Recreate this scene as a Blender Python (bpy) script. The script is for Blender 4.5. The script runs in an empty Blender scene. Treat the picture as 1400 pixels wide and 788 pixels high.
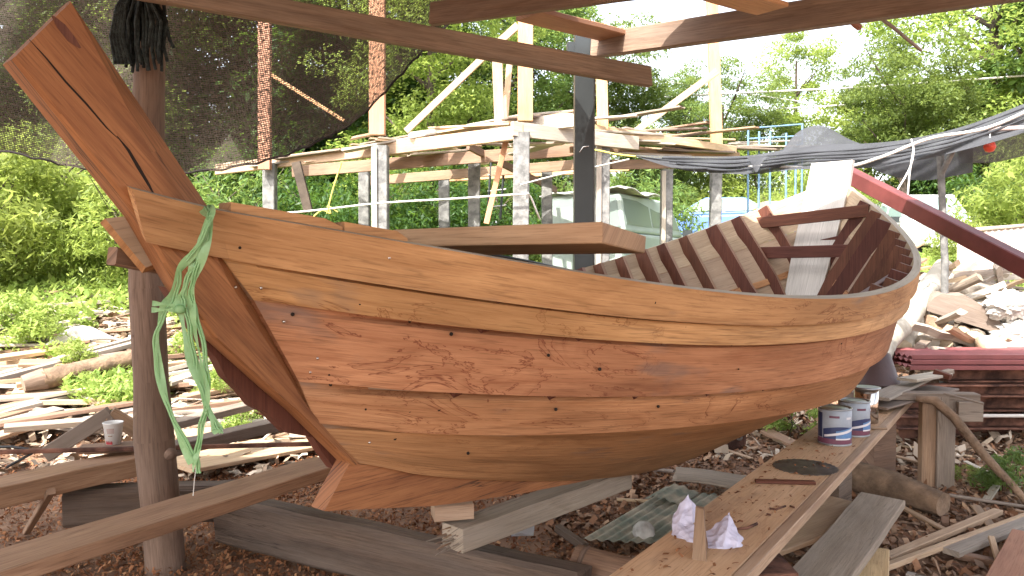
import bpy, bmesh, math, random
import numpy as np
from mathutils import Vector as V, Matrix
random.seed(7); rng = np.random.default_rng(11)
sc = bpy.context.scene
COL = sc.collection
R = math.radians
EYE = 1.5; F = 1050.0; PITCH = math.atan(34/1050)
cp, sp = math.cos(PITCH), math.sin(PITCH)

def ray(px, py):
    x = (px-700)/F; y = (394-py)/F
    return V((x, cp+y*sp, -sp+y*cp))
def P(px, py, Y):
    r = ray(px, py); return V((0, 0, EYE)) + r*(Y/r.y)
def G(px, py, z):
    r = ray(px, py); return V((0, 0, EYE)) + r*((z-EYE)/r.z)

# ------------------------------------------------------------------ meshes
class MB:
    def __init__(s): s.v=[]; s.f=[]; s.uv=[]; s.mi=[]; s.sm=[]
    def add(s, verts, faces, ax=None, mi=0, smooth=False, uvs=None):
        b=len(s.v); verts=[V(p) for p in verts]; s.v+=verts
        ou, ov = random.uniform(0, 40), random.uniform(0, 40)
        if ax is not None: ax=V(ax).normalized()
        for k, f in enumerate(faces):
            s.f.append([b+i for i in f]); s.mi.append(mi); s.sm.append(smooth)
            if uvs is not None: s.uv.append([(u+ou, w+ov) for u, w in uvs[k]]); continue
            a, c, d = verts[f[0]], verts[f[1]], verts[f[2]]
            n=(c-a).cross(d-a)
            if n.length<1e-12 and len(f)>3: n=(d-a).cross(verts[f[3]]-a)
            n = n.normalized() if n.length>1e-12 else V((0,0,1))
            A = ax if ax is not None else V((1,0,0))
            if abs(n.dot(A))>.8:
                e=n.orthogonal().normalized(); g=n.cross(e)
                s.uv.append([(verts[i].dot(e)*.15+ou, verts[i].dot(g)+ov) for i in f])
            else:
                g=n.cross(A).normalized(); s.uv.append([(verts[i].dot(A)+ou, verts[i].dot(g)+ov) for i in f])
        return s
    def board(s, p0, p1, w, t, up=(0,0,1), ch=.004, seg=1, wob=0., w1=None, t1=None, mi=0, ragged=0., roll=0.):
        p0=V(p0); p1=V(p1); d=(p1-p0); L=d.length; d.normalize(); up=V(up)
        sd=d.cross(up)
        if sd.length<1e-4: sd=d.cross(V((0,1,0)))
        sd.normalize(); u2=sd.cross(d).normalized()
        if roll:
            m=Matrix.Rotation(roll, 3, d); sd=m@sd; u2=m@u2
        w1=w if w1 is None else w1; t1=t if t1 is None else t1
        ch=min(ch, w*.3, t*.3, w1*.3, t1*.3)
        verts=[]; faces=[]; n=seg+1
        oa=ob=0
        for i in range(n):
            a=i/seg; c=p0+d*(L*a)
            if 0<i<seg or wob:
                oa+=random.uniform(-wob,wob)*.5; ob+=random.uniform(-wob,wob)*.5
            c=c+sd*oa+u2*ob
            hw=(w+(w1-w)*a)/2*(1+random.uniform(-1,1)*wob*2); ht=(t+(t1-t)*a)/2
            for x, y in ((-hw+ch,-ht),(hw-ch,-ht),(hw,-ht+ch),(hw,ht-ch),(hw-ch,ht),(-hw+ch,ht),(-hw,ht-ch),(-hw,-ht+ch)):
                e = d*(random.uniform(-ragged,ragged)) if i in (0,n-1) and ragged else V((0,0,0))
                verts.append(c+sd*x+u2*y+e)
        for i in range(seg):
            for k in range(8):
                a=i*8+k; b=i*8+(k+1)%8; faces.append([a,b,b+8,a+8])
        faces.append(list(range(7,-1,-1))); faces.append([seg*8+k for k in range(8)])
        return s.add(verts, faces, d, mi)
    def hexa(s, lo, hi, ax=None, mi=0):
        lo=[V(p) for p in lo]; hi=[V(p) for p in hi]
        if ax is None: ax=max((lo[1]-lo[0], lo[2]-lo[1], hi[0]-lo[0]), key=lambda q:q.length)
        return s.add(lo+hi, [[3,2,1,0],[4,5,6,7],[0,1,5,4],[1,2,6,5],[2,3,7,6],[3,0,4,7]], ax, mi)
    def tube(s, pts, rad, n=8, mi=0, cap=True, smooth=True, lump=0.):
        pts=[V(p) for p in pts]; m=len(pts)
        if not hasattr(rad,'__len__'): rad=[rad]*m
        verts=[]; faces=[]; uvs=[]; prev=None; L=0; us=[]
        for i, p in enumerate(pts):
            if i: L+=(p-pts[i-1]).length
            us.append(L)
            t=(pts[min(i+1,m-1)]-pts[max(i-1,0)]).normalized()
            if prev is None: a=t.orthogonal().normalized()
            else:
                a=prev-t*prev.dot(t); a = a.normalized() if a.length>1e-6 else t.orthogonal().normalized()
            prev=a; b=t.cross(a)
            for k in range(n):
                q=2*math.pi*k/n; r=rad[i]*(1+random.uniform(-lump,lump))
                verts.append(p+a*math.cos(q)*r+b*math.sin(q)*r)
        for i in range(m-1):
            for k in range(n):
                faces.append([i*n+k, i*n+(k+1)%n, (i+1)*n+(k+1)%n, (i+1)*n+k])
                r=max(rad[i],.001)*2*math.pi
                uvs.append([(us[i],k/n*r),(us[i],(k+1)/n*r),(us[i+1],(k+1)/n*r),(us[i+1],k/n*r)])
        s.add(verts, faces, None, mi, smooth, uvs)
        if cap:
            s.add(verts[:n], [list(range(n-1,-1,-1))], (pts[1]-pts[0]), mi)
            s.add(verts[-n:], [list(range(n))], (pts[-1]-pts[-2]), mi)
        return s
    def lathe(s, c, prof, n=28, mi=0, ax=(0,0,1), smooth=True):
        c=V(c); ax=V(ax).normalized(); a=ax.orthogonal().normalized(); b=ax.cross(a); verts=[]; faces=[]; uvs=[]
        for r, z in prof:
            for k in range(n):
                q=2*math.pi*k/n; verts.append(c+ax*z+(a*math.cos(q)+b*math.sin(q))*max(r,1e-4))
        for i in range(len(prof)-1):
            for k in range(n):
                faces.append([i*n+k,i*n+(k+1)%n,(i+1)*n+(k+1)%n,(i+1)*n+k])
                r=.1; uvs.append([(k/n*.6,prof[i][1]),((k+1)/n*.6,prof[i][1]),((k+1)/n*.6,prof[i+1][1]),(k/n*.6,prof[i+1][1])])
        return s.add(verts, faces, None, mi, smooth, uvs)
    def grid(s, fn, nu, nv, mi=0, smooth=True, su=1., sv=1.):
        verts=[fn(i/nu, j/nv) for j in range(nv+1) for i in range(nu+1)]; faces=[]; uvs=[]
        for j in range(nv):
            for i in range(nu):
                a=j*(nu+1)+i; faces.append([a,a+1,a+nu+2,a+nu+1])
                uvs.append([(i/nu*su,j/nv*sv),((i+1)/nu*su,j/nv*sv),((i+1)/nu*su,(j+1)/nv*sv),(i/nu*su,(j+1)/nv*sv)])
        return s.add(verts, faces, None, mi, smooth, uvs)
    def prism(s, poly, off, ax=None, mi=0):
        poly=[V(p) for p in poly]; off=V(off); n=len(poly)
        faces=[list(range(n-1,-1,-1)), [n+k for k in range(n)]]+[[k,(k+1)%n,n+(k+1)%n,n+k] for k in range(n)]
        return s.add(poly+[p+off for p in poly], faces, ax, mi)
    def box(s, c, d, rz=0, mi=0, ch=.003, ax=(1,0,0)):
        c=V(c); m=Matrix.Rotation(rz,3,'Z'); h=V(d)/2
        lo=[c+m@V((x*h.x,y*h.y,-h.z)) for x,y in ((-1,-1),(1,-1),(1,1),(-1,1))]; hi=[p+V((0,0,2*h.z)) for p in lo]
        return s.hexa(lo,hi,m@V(ax),mi)
    def build(s, name, mats, parent=None, loc=None):
        if not isinstance(mats,(list,tuple)): mats=[mats]
        off = V(loc) if loc is not None else (parent.get('_o') and V(parent['_o']) or V((0,0,0))) if parent is not None else None
        if off is None:
            n=len(s.v); c=sum(s.v, V((0,0,0)))/n; off=V((c.x,c.y,min(p.z for p in s.v)))
        me=bpy.data.meshes.new(name); me.from_pydata([tuple(p-off) for p in s.v],[],s.f)
        for m in mats: me.materials.append(m)
        me.polygons.foreach_set('material_index', s.mi); me.polygons.foreach_set('use_smooth', s.sm)
        ul=me.uv_layers.new(name='UVMap'); flat=[c for f in s.uv for q in f for c in q]
        ul.data.foreach_set('uv', flat); me.update()
        bm=bmesh.new(); bm.from_mesh(me); bmesh.ops.recalc_face_normals(bm, faces=bm.faces) if not getattr(s,'norecalc',False) else None
        bm.to_mesh(me); bm.free()
        o=bpy.data.objects.new(name, me); COL.objects.link(o)
        if parent is not None: o.parent=parent; 
        if parent is None or loc is not None: o.location=off
        return o
PO={}
def thing(name, label, cat, loc=(0,0,0), group=None):
    o=bpy.data.objects.new(name,None); COL.objects.link(o); o.location=loc; o.empty_display_size=.2
    o['label']=label; o['category']=cat
    if group: o['group']=group
    PO[o.name]=V(loc); return o
def part(mb, name, mat, parent, label=None):
    # mesh coordinates are world coordinates; every ancestor is only translated
    off=PO[parent.name]
    o=mb.build(name, mat, None, off); o.parent=parent; o.location=(0,0,0)
    PO[o.name]=off
    if label: o['label']=label
    return o
def T(mb, name, mat, label, cat, group=None):
    o=mb.build(name, mat); o['label']=label; o['category']=cat
    if group: o['group']=group
    PO[o.name]=V(o.location); return o
def S(mb, name, mat, kind='structure', label=None, cat=None):
    o=mb.build(name, mat); o['kind']=kind
    if label: o['label']=label
    if cat: o['category']=cat
    return o

# ------------------------------------------------------------------ materials
class N:
    def __init__(s, name):
        s.m=bpy.data.materials.new(name); s.m.use_nodes=True; s.t=s.m.node_tree; s.t.nodes.clear()
        s.out=s.t.nodes.new('ShaderNodeOutputMaterial')
    def n(s, typ, **kw):
        nd=s.t.nodes.new('ShaderNode'+typ)
        ins=kw.pop('i',{})
        for k,v in kw.items(): setattr(nd,k,v)
        for k,v in ins.items():
            if isinstance(v, bpy.types.NodeSocket): s.t.links.new(v, nd.inputs[k])
            else: nd.inputs[k].default_value=v
        return nd
    def ramp(s, fac, stops, interp='LINEAR'):
        r=s.n('ValToRGB', i={0:fac}); cr=r.color_ramp; cr.interpolation=interp
        while len(cr.elements)<len(stops): cr.elements.new(.5)
        for e,(p,c) in zip(cr.elements, stops):
            e.position=p; e.color=(c,c,c,1) if not hasattr(c,'__len__') else (*c,1)
        return r.outputs[0]
    def mix(s, f, a, b, mode='MIX'):
        m=s.n('Mix', data_type='RGBA', blend_type=mode)
        for k,v in ((0,f),(6,a),(7,b)):
            if isinstance(v,bpy.types.NodeSocket): s.t.links.new(v,m.inputs[k])
            else: m.inputs[k].default_value = v if not hasattr(v,'__len__') else (*v[:3],1)
        return m.outputs[2]
    def math(s, op, a, b=0., c=None):
        m=s.n('Math', operation=op)
        for k,v in ((0,a),(1,b))+(((2,c),) if c is not None else ()):
            if isinstance(v,bpy.types.NodeSocket): s.t.links.new(v,m.inputs[k])
            else: m.inputs[k].default_value=v
        return m.outputs[0]
    def noise(s, vec, scale=1., detail=4., rough=.5, dist=0.):
        return s.n('TexNoise', i={'Vector':vec,'Scale':scale,'Detail':detail,'Roughness':rough,'Distortion':dist}).outputs[0]
    def mapv(s, vec, sc_, loc=(0,0,0)):
        return s.n('Mapping', i={'Vector':vec,'Scale':sc_,'Location':loc}).outputs[0]
    def fin(s, color, rough=.7, bump=None, bstr=.3, metal=0., spec=.3, bd=.01, extra=None):
        p=s.n('BsdfPrincipled')
        for k,v in (('Base Color',color),('Roughness',rough),('Metallic',metal),('Specular IOR Level',spec)):
            if isinstance(v,bpy.types.NodeSocket): s.t.links.new(v,p.inputs[k])
            else: p.inputs[k].default_value = v if not hasattr(v,'__len__') else (*v[:3],1)
        if bump is not None:
            b=s.n('Bump', i={'Height':bump,'Strength':bstr,'Distance':bd}); s.t.links.new(b.outputs[0],p.inputs['Normal'])
        s.t.links.new(p.outputs[0], s.out.inputs[0]); s.p=p
        return s.m

def wood(name, lo, hi, vary=.35, stain=0., tide=0., grey=0., greyc=(.25,.205,.17), rough=.62, knots=.5, bstr=.25, figure=.5, sat=1., cracks=0.,fleck=.45):
    k=N(name); uv=k.n('TexCoord').outputs['UV']; rnd=k.n('ObjectInfo').outputs['Random']
    off=k.n('CombineXYZ', i={0:k.math('MULTIPLY',rnd,37.),1:k.math('MULTIPLY',rnd,91.)}).outputs[0]
    uvo=k.n('VectorMath', operation='ADD', i={0:uv,1:off}).outputs[0]
    fine=k.noise(k.mapv(uvo,(4,110,1)),1,6,.7)
    mid=k.noise(k.mapv(uvo,(1.3,18,1)),1,7,.7,.5)
    big=k.noise(k.mapv(uvo,(1.3,3.2,1)),1,3,.5)
    # cathedral figure: contour lines of a long stretched field
    fld=k.noise(k.mapv(uvo,(.55,3.6,1)),1,1.5,.4,.3)
    con=k.math('FRACT', k.math('MULTIPLY',fld,11.))
    con=k.ramp(con,[(0,.0),(.5,.25),(.86,1.),(1.,.0)])
    f=k.math('ADD', k.math('MULTIPLY',fine,.55), k.math('MULTIPLY',mid,.45))
    f=k.math('SUBTRACT', f, k.math('MULTIPLY',k.math('SUBTRACT',con,.3),.16*figure))
    col=k.mix(k.ramp(f,[(.33,0.),(.66,1.)]), lo, hi)
    col=k.mix(k.ramp(big,[(.35,0.),(.7,.55)]), col, tuple(c*.62 for c in lo))
    fl=k.ramp(k.noise(k.mapv(uvo,(7,150,1),(4,4,0)),1,3,.6),[(.53,0.),(.66,1.)])
    col=k.mix(k.math('MULTIPLY',fl,fleck), col, tuple(c*.45 for c in lo))
    if knots:
        vo=k.n('TexVoronoi', feature='F1', i={'Vector':k.mapv(uvo,(1.6,3.4,1)),'Scale':1.})
        kn=k.ramp(vo.outputs['Distance'],[(.0,1.),(.035,.9),(.06,0.)])
        col=k.mix(k.math('MULTIPLY',kn,knots), col, (lo[0]*.25,lo[1]*.22,lo[2]*.2))
    if tide:
        a=k.noise(k.mapv(uvo,(2.6,6.5,1)),1,5,.6,1.6)
        ln=k.ramp(a,[(.55,0.),(.562,1.),(.57,.2),(.64,.0)])
        msk=k.ramp(k.noise(k.mapv(uvo,(.7,1.,1),(5,3,0)),1,2),[(.45,0.),(.58,1.)])
        col=k.mix(k.math('MULTIPLY',k.math('MULTIPLY',ln,msk),tide), col, (lo[0]*.42,lo[1]*.25,lo[2]*.22))
        g=k.ramp(k.noise(k.mapv(uvo,(1.5,4.,1),(9,1,0)),1,4,.6),[(.60,0.),(.67,1.)])
        col=k.mix(k.math('MULTIPLY',g,tide*.6), col, (.17,.13,.11))
    if stain:
        d=k.ramp(k.noise(k.mapv(uvo,(.9,5,1),(3,8,0)),1,5,.65),[(.5,0.),(.68,1.)])
        col=k.mix(k.math('MULTIPLY',d,stain), col, (lo[0]*.3,lo[1]*.28,lo[2]*.3))
    if grey:
        d=k.ramp(k.noise(k.mapv(uvo,(1.2,9,1),(7,2,0)),1,6,.7),[(.35,0.),(.62,1.)])
        col=k.mix(k.math('MULTIPLY',d,grey), col, greyc)
    if cracks:
        c1=k.noise(k.mapv(uvo,(.8,24,1),(1,5,0)),1,3,.6); c2=k.ramp(c1,[(.485,0.),(.5,1.),(.515,0.)])
        m2=k.ramp(k.noise(k.mapv(uvo,(.8,3,1),(2,2,0)),1,1),[(.5,0.),(.56,1.)])
        col=k.mix(k.math('MULTIPLY',k.math('MULTIPLY',c2,m2),cracks), col, (.02,.012,.01))
    hs=k.n('HueSaturation', i={'Color':col,'Saturation':sat,'Hue':k.math('ADD',.5,k.math('MULTIPLY',k.math('SUBTRACT',rnd,.5),.02)),'Value':k.math('ADD',1.-vary/2,k.math('MULTIPLY',rnd,vary))}).outputs[0]
    return k.fin(hs, k.math('ADD',rough-.1,k.math('MULTIPLY',mid,.25)), f, bstr, spec=.25)

def plain(name, c, rough=.6, metal=0., var=.15, scale=6., bump=.1, c2=None, spec=.4, lo=.4, hi=.65, coord='Object'):
    k=N(name); co=k.n('TexCoord').outputs[coord]
    a=k.noise(co,scale,6,.6); 
    col=k.mix(k.ramp(a,[(lo,0.),(hi,1.)]), tuple(x*(1-var) for x in c), c if c2 is None else c2)
    return k.fin(col, rough, k.noise(co,scale*5,4), bump, metal, spec)
def leafmat(name, a, b, trans=.45, tr=(.5,.75,.08)):
    k=N(name); r=k.n('NewGeometry').outputs['Random Per Island']; oi=k.n('ObjectInfo').outputs['Random']
    col=k.mix(k.ramp(r,[(0,0.),(1,1.)]), a, b)
    col=k.n('HueSaturation', i={'Color':col,'Hue':k.math('ADD',.485,k.math('MULTIPLY',oi,.03)),'Value':k.math('ADD',.8,k.math('MULTIPLY',oi,.4))}).outputs[0]
    p=k.n('BsdfPrincipled', i={'Base Color':col,'Roughness':.5,'Specular IOR Level':.35})
    t=k.n('BsdfTranslucent', i={'Color':k.mix(.5,col,tr,'MIX')})
    mx=k.n('MixShader', i={0:trans,1:p.outputs[0],2:t.outputs[0]}); k.t.links.new(mx.outputs[0],k.out.inputs[0]); return k.m
def netmat(name, col, fu=60., fv=60., fill=.72, spotty=.5, trl=.3):
    k=N(name); uv=k.n('TexCoord').outputs['UV']; sx=k.n('SeparateXYZ', i={0:uv})
    wob=k.math('MULTIPLY',k.noise(uv,7.,3),.012)
    a=k.math('FRACT',k.math('MULTIPLY',k.math('ADD',sx.outputs[0],wob),fu)); b=k.math('FRACT',k.math('MULTIPLY',k.math('ADD',sx.outputs[1],wob),fv))
    h=k.math('MULTIPLY', k.math('GREATER_THAN',a,fill*.45), k.math('GREATER_THAN',b,fill*.78))
    n2=k.noise(uv,38.,3,.7); hole=k.math('MULTIPLY',h,k.ramp(n2,[(.5-.3*(1-spotty),0.),(.56,1.)]))
    d=k.n('BsdfDiffuse', i={'Color':k.mix(k.noise(uv,3.,5,.6),col,tuple(min(1,c*1.7) for c in col))})
    tl=k.n('BsdfTranslucent', i={'Color':(*col,1)}); m1=k.n('MixShader', i={0:trl,1:d.outputs[0],2:tl.outputs[0]})
    tp=k.n('BsdfTransparent'); m=k.n('MixShader', i={0:hole,1:m1.outputs[0],2:tp.outputs[0]}); k.t.links.new(m.outputs[0],k.out.inputs[0]); return k.m

M={}
M['hull']=wood('hull_planking',(.34,.155,.066),(.61,.33,.158),vary=.16,tide=.9,knots=.9,stain=.42,figure=.6,rough=.58,cracks=.35)
M['stem']=wood('stem_timber',(.24,.10,.036),(.46,.225,.085),vary=.1,knots=.3,stain=.55,figure=.7,cracks=.9,rough=.55)
M['inner']=wood('inner_planking',(.36,.25,.165),(.50,.38,.27),vary=.2,knots=.3,stain=.3,figure=.3,rough=.7)
M['rib']=wood('painted_rib',(.085,.028,.018),(.19,.07,.045),vary=.3,knots=0,figure=.3,rough=.5)
M['pale']=wood('pale_board',(.50,.46,.42),(.74,.71,.66),vary=.06,knots=.1,stain=.1,figure=.2,rough=.75)
M['beam']=wood('roof_beam_wood',(.13,.08,.052),(.40,.28,.195),vary=.35,knots=.3,grey=.35,figure=.4)
M['fresh']=wood('fresh_board',(.42,.27,.16),(.66,.49,.33),vary=.35,knots=.4,figure=.6,grey=.2,stain=.25)
M['bleach']=wood('bleached_board',(.32,.26,.20),(.58,.51,.42),vary=.5,knots=.3,grey=.45,greyc=(.3,.28,.26),stain=.3,figure=.4,rough=.8)
M['weather']=wood('weathered_board',(.20,.15,.11),(.42,.34,.27),vary=.5,knots=.4,grey=.6,stain=.4,rough=.8,bstr=.5,cracks=.6)
M['brown']=wood('brown_board',(.22,.13,.08),(.44,.28,.175),vary=.35,knots=.4,stain=.35,grey=.25,cracks=.4)
M['dkbeam']=wood('old_timber',(.075,.048,.034),(.22,.155,.11),vary=.25,knots=.4,grey=.5,greyc=(.15,.12,.10),stain=.6,rough=.85,bstr=.8,cracks=.8)
M['ply']=wood('plywood_top',(.56,.36,.19),(.72,.51,.31),vary=.08,knots=.25,stain=.35,figure=.35,rough=.6,tide=.4)
M['redbrown']=wood('reddish_plank',(.27,.14,.085),(.50,.30,.19),vary=.1,knots=.3,stain=.35)
M['lit']=wood('lighter_plank',(.38,.22,.125),(.58,.38,.23),vary=.1,knots=.2,figure=.7)
M['rail']=wood('rail_edge',(.42,.34,.26),(.60,.52,.42),vary=.05,knots=0)
M['ribedge']=wood('rib_edge',(.26,.14,.09),(.42,.26,.18),vary=.2,knots=0)
M['post']=wood('post_bark_wood',(.15,.10,.07),(.32,.22,.165),vary=.1,knots=.8,stain=.5,rough=.7,bstr=.6)
M['orange']=wood('orange_timber',(.48,.24,.12),(.66,.38,.22),vary=.3,knots=.2,figure=.4)
M['redwood']=wood('red_timber',(.34,.16,.10),(.50,.27,.17),vary=.2,knots=.1)
M['bark']=plain('log_bark',(.22,.17,.125),.9,var=.5,scale=7,bump=.8,c2=(.46,.39,.31))
M['birch']=plain('pale_bark',(.46,.41,.33),.85,var=.3,scale=3.5,bump=.4,c2=(.62,.57,.49))
M['brownbark']=plain('brown_bark',(.26,.17,.11),.9,var=.5,scale=9,bump=.9)
M['cutface']=plain('cut_log_end',(.52,.40,.27),.8,var=.3,scale=14,bump=.3)
M['trunk']=plain('trunk_bark',(.10,.075,.055),.9,var=.5,scale=3,bump=.8)
M['conc']=plain('old_concrete',(.15,.148,.143),.9,var=.3,scale=9,bump=.5,c2=(.235,.23,.22))
M['steel']=plain('dark_steel',(.045,.052,.055),.35,.3,scale=4,bump=.1,spec=.6)
M['rust']=plain('rusty_steel',(.11,.045,.03),.8,.2,var=.6,scale=5,bump=.6,c2=(.26,.12,.08))
M['redsheet']=plain('red_roofing',(.24,.075,.075),.45,.1,var=.25,scale=4,bump=.1)
M['redtube']=plain('red_primer',(.17,.045,.042),.45,.1,var=.3,scale=5,bump=.1)
M['whitem']=plain('white_car_paint',(.55,.56,.56),.3,0,var=.05,scale=2,bump=0)
M['bluem']=plain('blue_car_paint',(.10,.18,.48),.3,0,var=.05,scale=2,bump=0)
M['greyg']=plain('grey_green_paint',(.36,.42,.38),.5,0,var=.15,scale=2,bump=.05)
M['lid']=plain('dull_tin',(.42,.42,.42),.38,.8,var=.3,scale=12,bump=.1)
M['chrome']=plain('bright_tin',(.72,.70,.68),.16,1.,var=.15,scale=10,bump=.05)
M['blackp']=plain('black_plastic',(.02,.02,.022),.5,scale=5,bump=.05)
M['rubber']=plain('tyre_rubber',(.02,.02,.02),.85,scale=9)
M['bucket']=plain('brown_bucket',(.085,.052,.05),.5,scale=7,bump=.1)
M['rope']=plain('dark_rope',(.012,.02,.021),.8,var=.5,scale=40,bump=.8,c2=(.035,.05,.05))
M['whiterope']=plain('white_rope',(.66,.64,.6),.8,var=.3,scale=40,bump=.3)
M['yellowrope']=plain('yellow_rope',(.55,.5,.12),.8,var=.3,scale=40,bump=.3)
M['bluem2']=plain('blue_frame_paint',(.16,.28,.42),.5,.2,var=.3,scale=8)
M['redplas']=plain('red_plastic',(.55,.06,.03),.4,scale=8,bump=0)
M['pinksheet']=plain('faded_sheet',(.46,.36,.33),.7,var=.2,scale=3,bump=.1)
M['greensheet']=plain('green_fibre_sheet',(.24,.27,.21),.85,var=.3,scale=6,bump=.4,c2=(.42,.36,.27))
M['whitecloth']=plain('white_sheeting',(.62,.60,.56),.8,var=.25,scale=6,bump=.5)
M['paper']=plain('lilac_paper',(.60,.57,.70),.75,var=.1,scale=12,bump=.15)
M['cup']=plain('white_cup_paper',(.74,.73,.71),.6,var=.05,scale=10,bump=0)
M['cupred']=plain('red_print',(.42,.06,.07),.6,var=.1)
M['label1']=plain('can_label_pale',(.36,.40,.46),.4,var=.12,scale=20,bump=0)
M['label2']=plain('can_label_navy',(.035,.05,.13),.4,var=.1)
M['label3']=plain('can_label_blue',(.12,.25,.48),.4,var=.2,scale=30)
M['label4']=plain('can_label_maroon',(.17,.06,.10),.4,var=.2,scale=30)
M['label5']=plain('can_label_white',(.70,.68,.70),.4,var=.1)
M['nail']=plain('nail_head',(.75,.73,.7),.25,1.,bump=0)
M['dark']=plain('dark_hole',(.02,.012,.008),.9,bump=0)
M['stone']=plain('pale_stone',(.42,.39,.35),.9,var=.4,scale=6,bump=.7,c2=(.6,.57,.52))
M['disc']=plain('saw_blade_steel',(.18,.16,.14),.5,.7,var=.4,scale=15,bump=.2)
M['roof']=plain('roof_sheet',(.30,.29,.28),.6,.3,var=.3,scale=3)
k=N('window_glass'); M['glass']=k.fin((.18,.22,.20),.2,spec=.35)
k=N('windscreen_glass'); M['windsc']=k.fin((.16,.22,.21),.25,spec=.3)
k=N('clear_plastic'); p=k.n('BsdfPrincipled', i={'Base Color':(.8,.8,.82,1),'Roughness':.2,'Transmission Weight':.6}); k.t.links.new(p.outputs[0],k.out.inputs[0]); M['clear']=k.m
k=N('green_ribbon'); c=k.mix(k.noise(k.mapv(k.n('TexCoord').outputs['UV'],(3,60,1)),1,3),(.24,.48,.20),(.46,.72,.40)); p=k.n('BsdfPrincipled', i={'Base Color':c,'Roughness':.35}); t=k.n('BsdfTranslucent', i={'Color':c}); m=k.n('MixShader', i={0:.4,1:p.outputs[0],2:t.outputs[0]}); k.t.links.new(m.outputs[0],k.out.inputs[0]); M['ribbon']=k.m
M['leafA']=leafmat('leaf_bright',(.15,.215,.045),(.27,.34,.08),.5,(.58,.68,.16))
M['leafB']=leafmat('leaf_mid',(.06,.105,.028),(.14,.205,.055),.42,(.5,.62,.14))
M['leafC']=leafmat('leaf_dark',(.02,.05,.014),(.055,.11,.025),.35,(.3,.5,.06))
M['weed']=leafmat('weed_leaf',(.17,.25,.05),(.30,.38,.10),.5,(.58,.68,.18))
M['net']=netmat('shade_net',(.085,.072,.060),62,60,.52,.6,.25)
M['tarp']=netmat('grey_tarp',(.075,.078,.086),150,150,1.1,.1,.45)
M['tarpd']=netmat('dark_tarp',(.045,.04,.04),150,150,.9,.1,.3)
# litter: every chip its own tone
def littermat(name, cols):
    k=N(name); r=k.n('NewGeometry').outputs['Random Per Island']
    return k.fin(k.ramp(r,[(i/(len(cols)-1),c) for i,c in enumerate(cols)]), .8, spec=.15)
M['chips']=littermat('wood_chips',[(.07,.035,.02),(.20,.095,.05),(.30,.16,.09),(.17,.12,.09),(.42,.27,.17),(.12,.07,.05)])
M['sawdust']=littermat('wood_shavings',[(.12,.045,.022),(.22,.09,.042),(.33,.15,.07),(.16,.065,.03),(.44,.24,.12)])
M['greychips']=littermat('dry_litter',[(.22,.16,.11),(.38,.30,.22),(.52,.44,.35),(.28,.20,.14),(.12,.08,.055)])
k=N('yard_ground'); co=k.n('TexCoord').outputs['Object']; sx=k.n('SeparateXYZ', i={0:co})
a=k.noise(co,3.,8,.65); b=k.noise(co,22.,6,.7)
col=k.mix(k.ramp(a,[(.35,0.),(.65,1.)]),(.14,.075,.048),(.28,.17,.11)); col=k.mix(k.math('MULTIPLY',b,.5),col,(.30,.20,.14))
dist=k.ramp(k.math('ADD',k.math('MULTIPLY',sx.outputs[1],.1),k.math('MULTIPLY',k.noise(co,.8,4),.3)),[(.72,0.),(.86,1.)])
dry=k.mix(a,(.30,.24,.18),(.44,.38,.30)); col=k.mix(dist,col,dry)
gr=k.ramp(k.math('ADD',k.math('MULTIPLY',sx.outputs[1],.06),k.math('MULTIPLY',k.noise(co,.6,4),.35)),[(.72,0.),(.82,1.)])
col=k.mix(gr,col,k.mix(b,(.05,.09,.02),(.12,.18,.04)))
M['ground']=k.fin(col,.95,b,.6,bd=.03,spec=.1)
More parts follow.
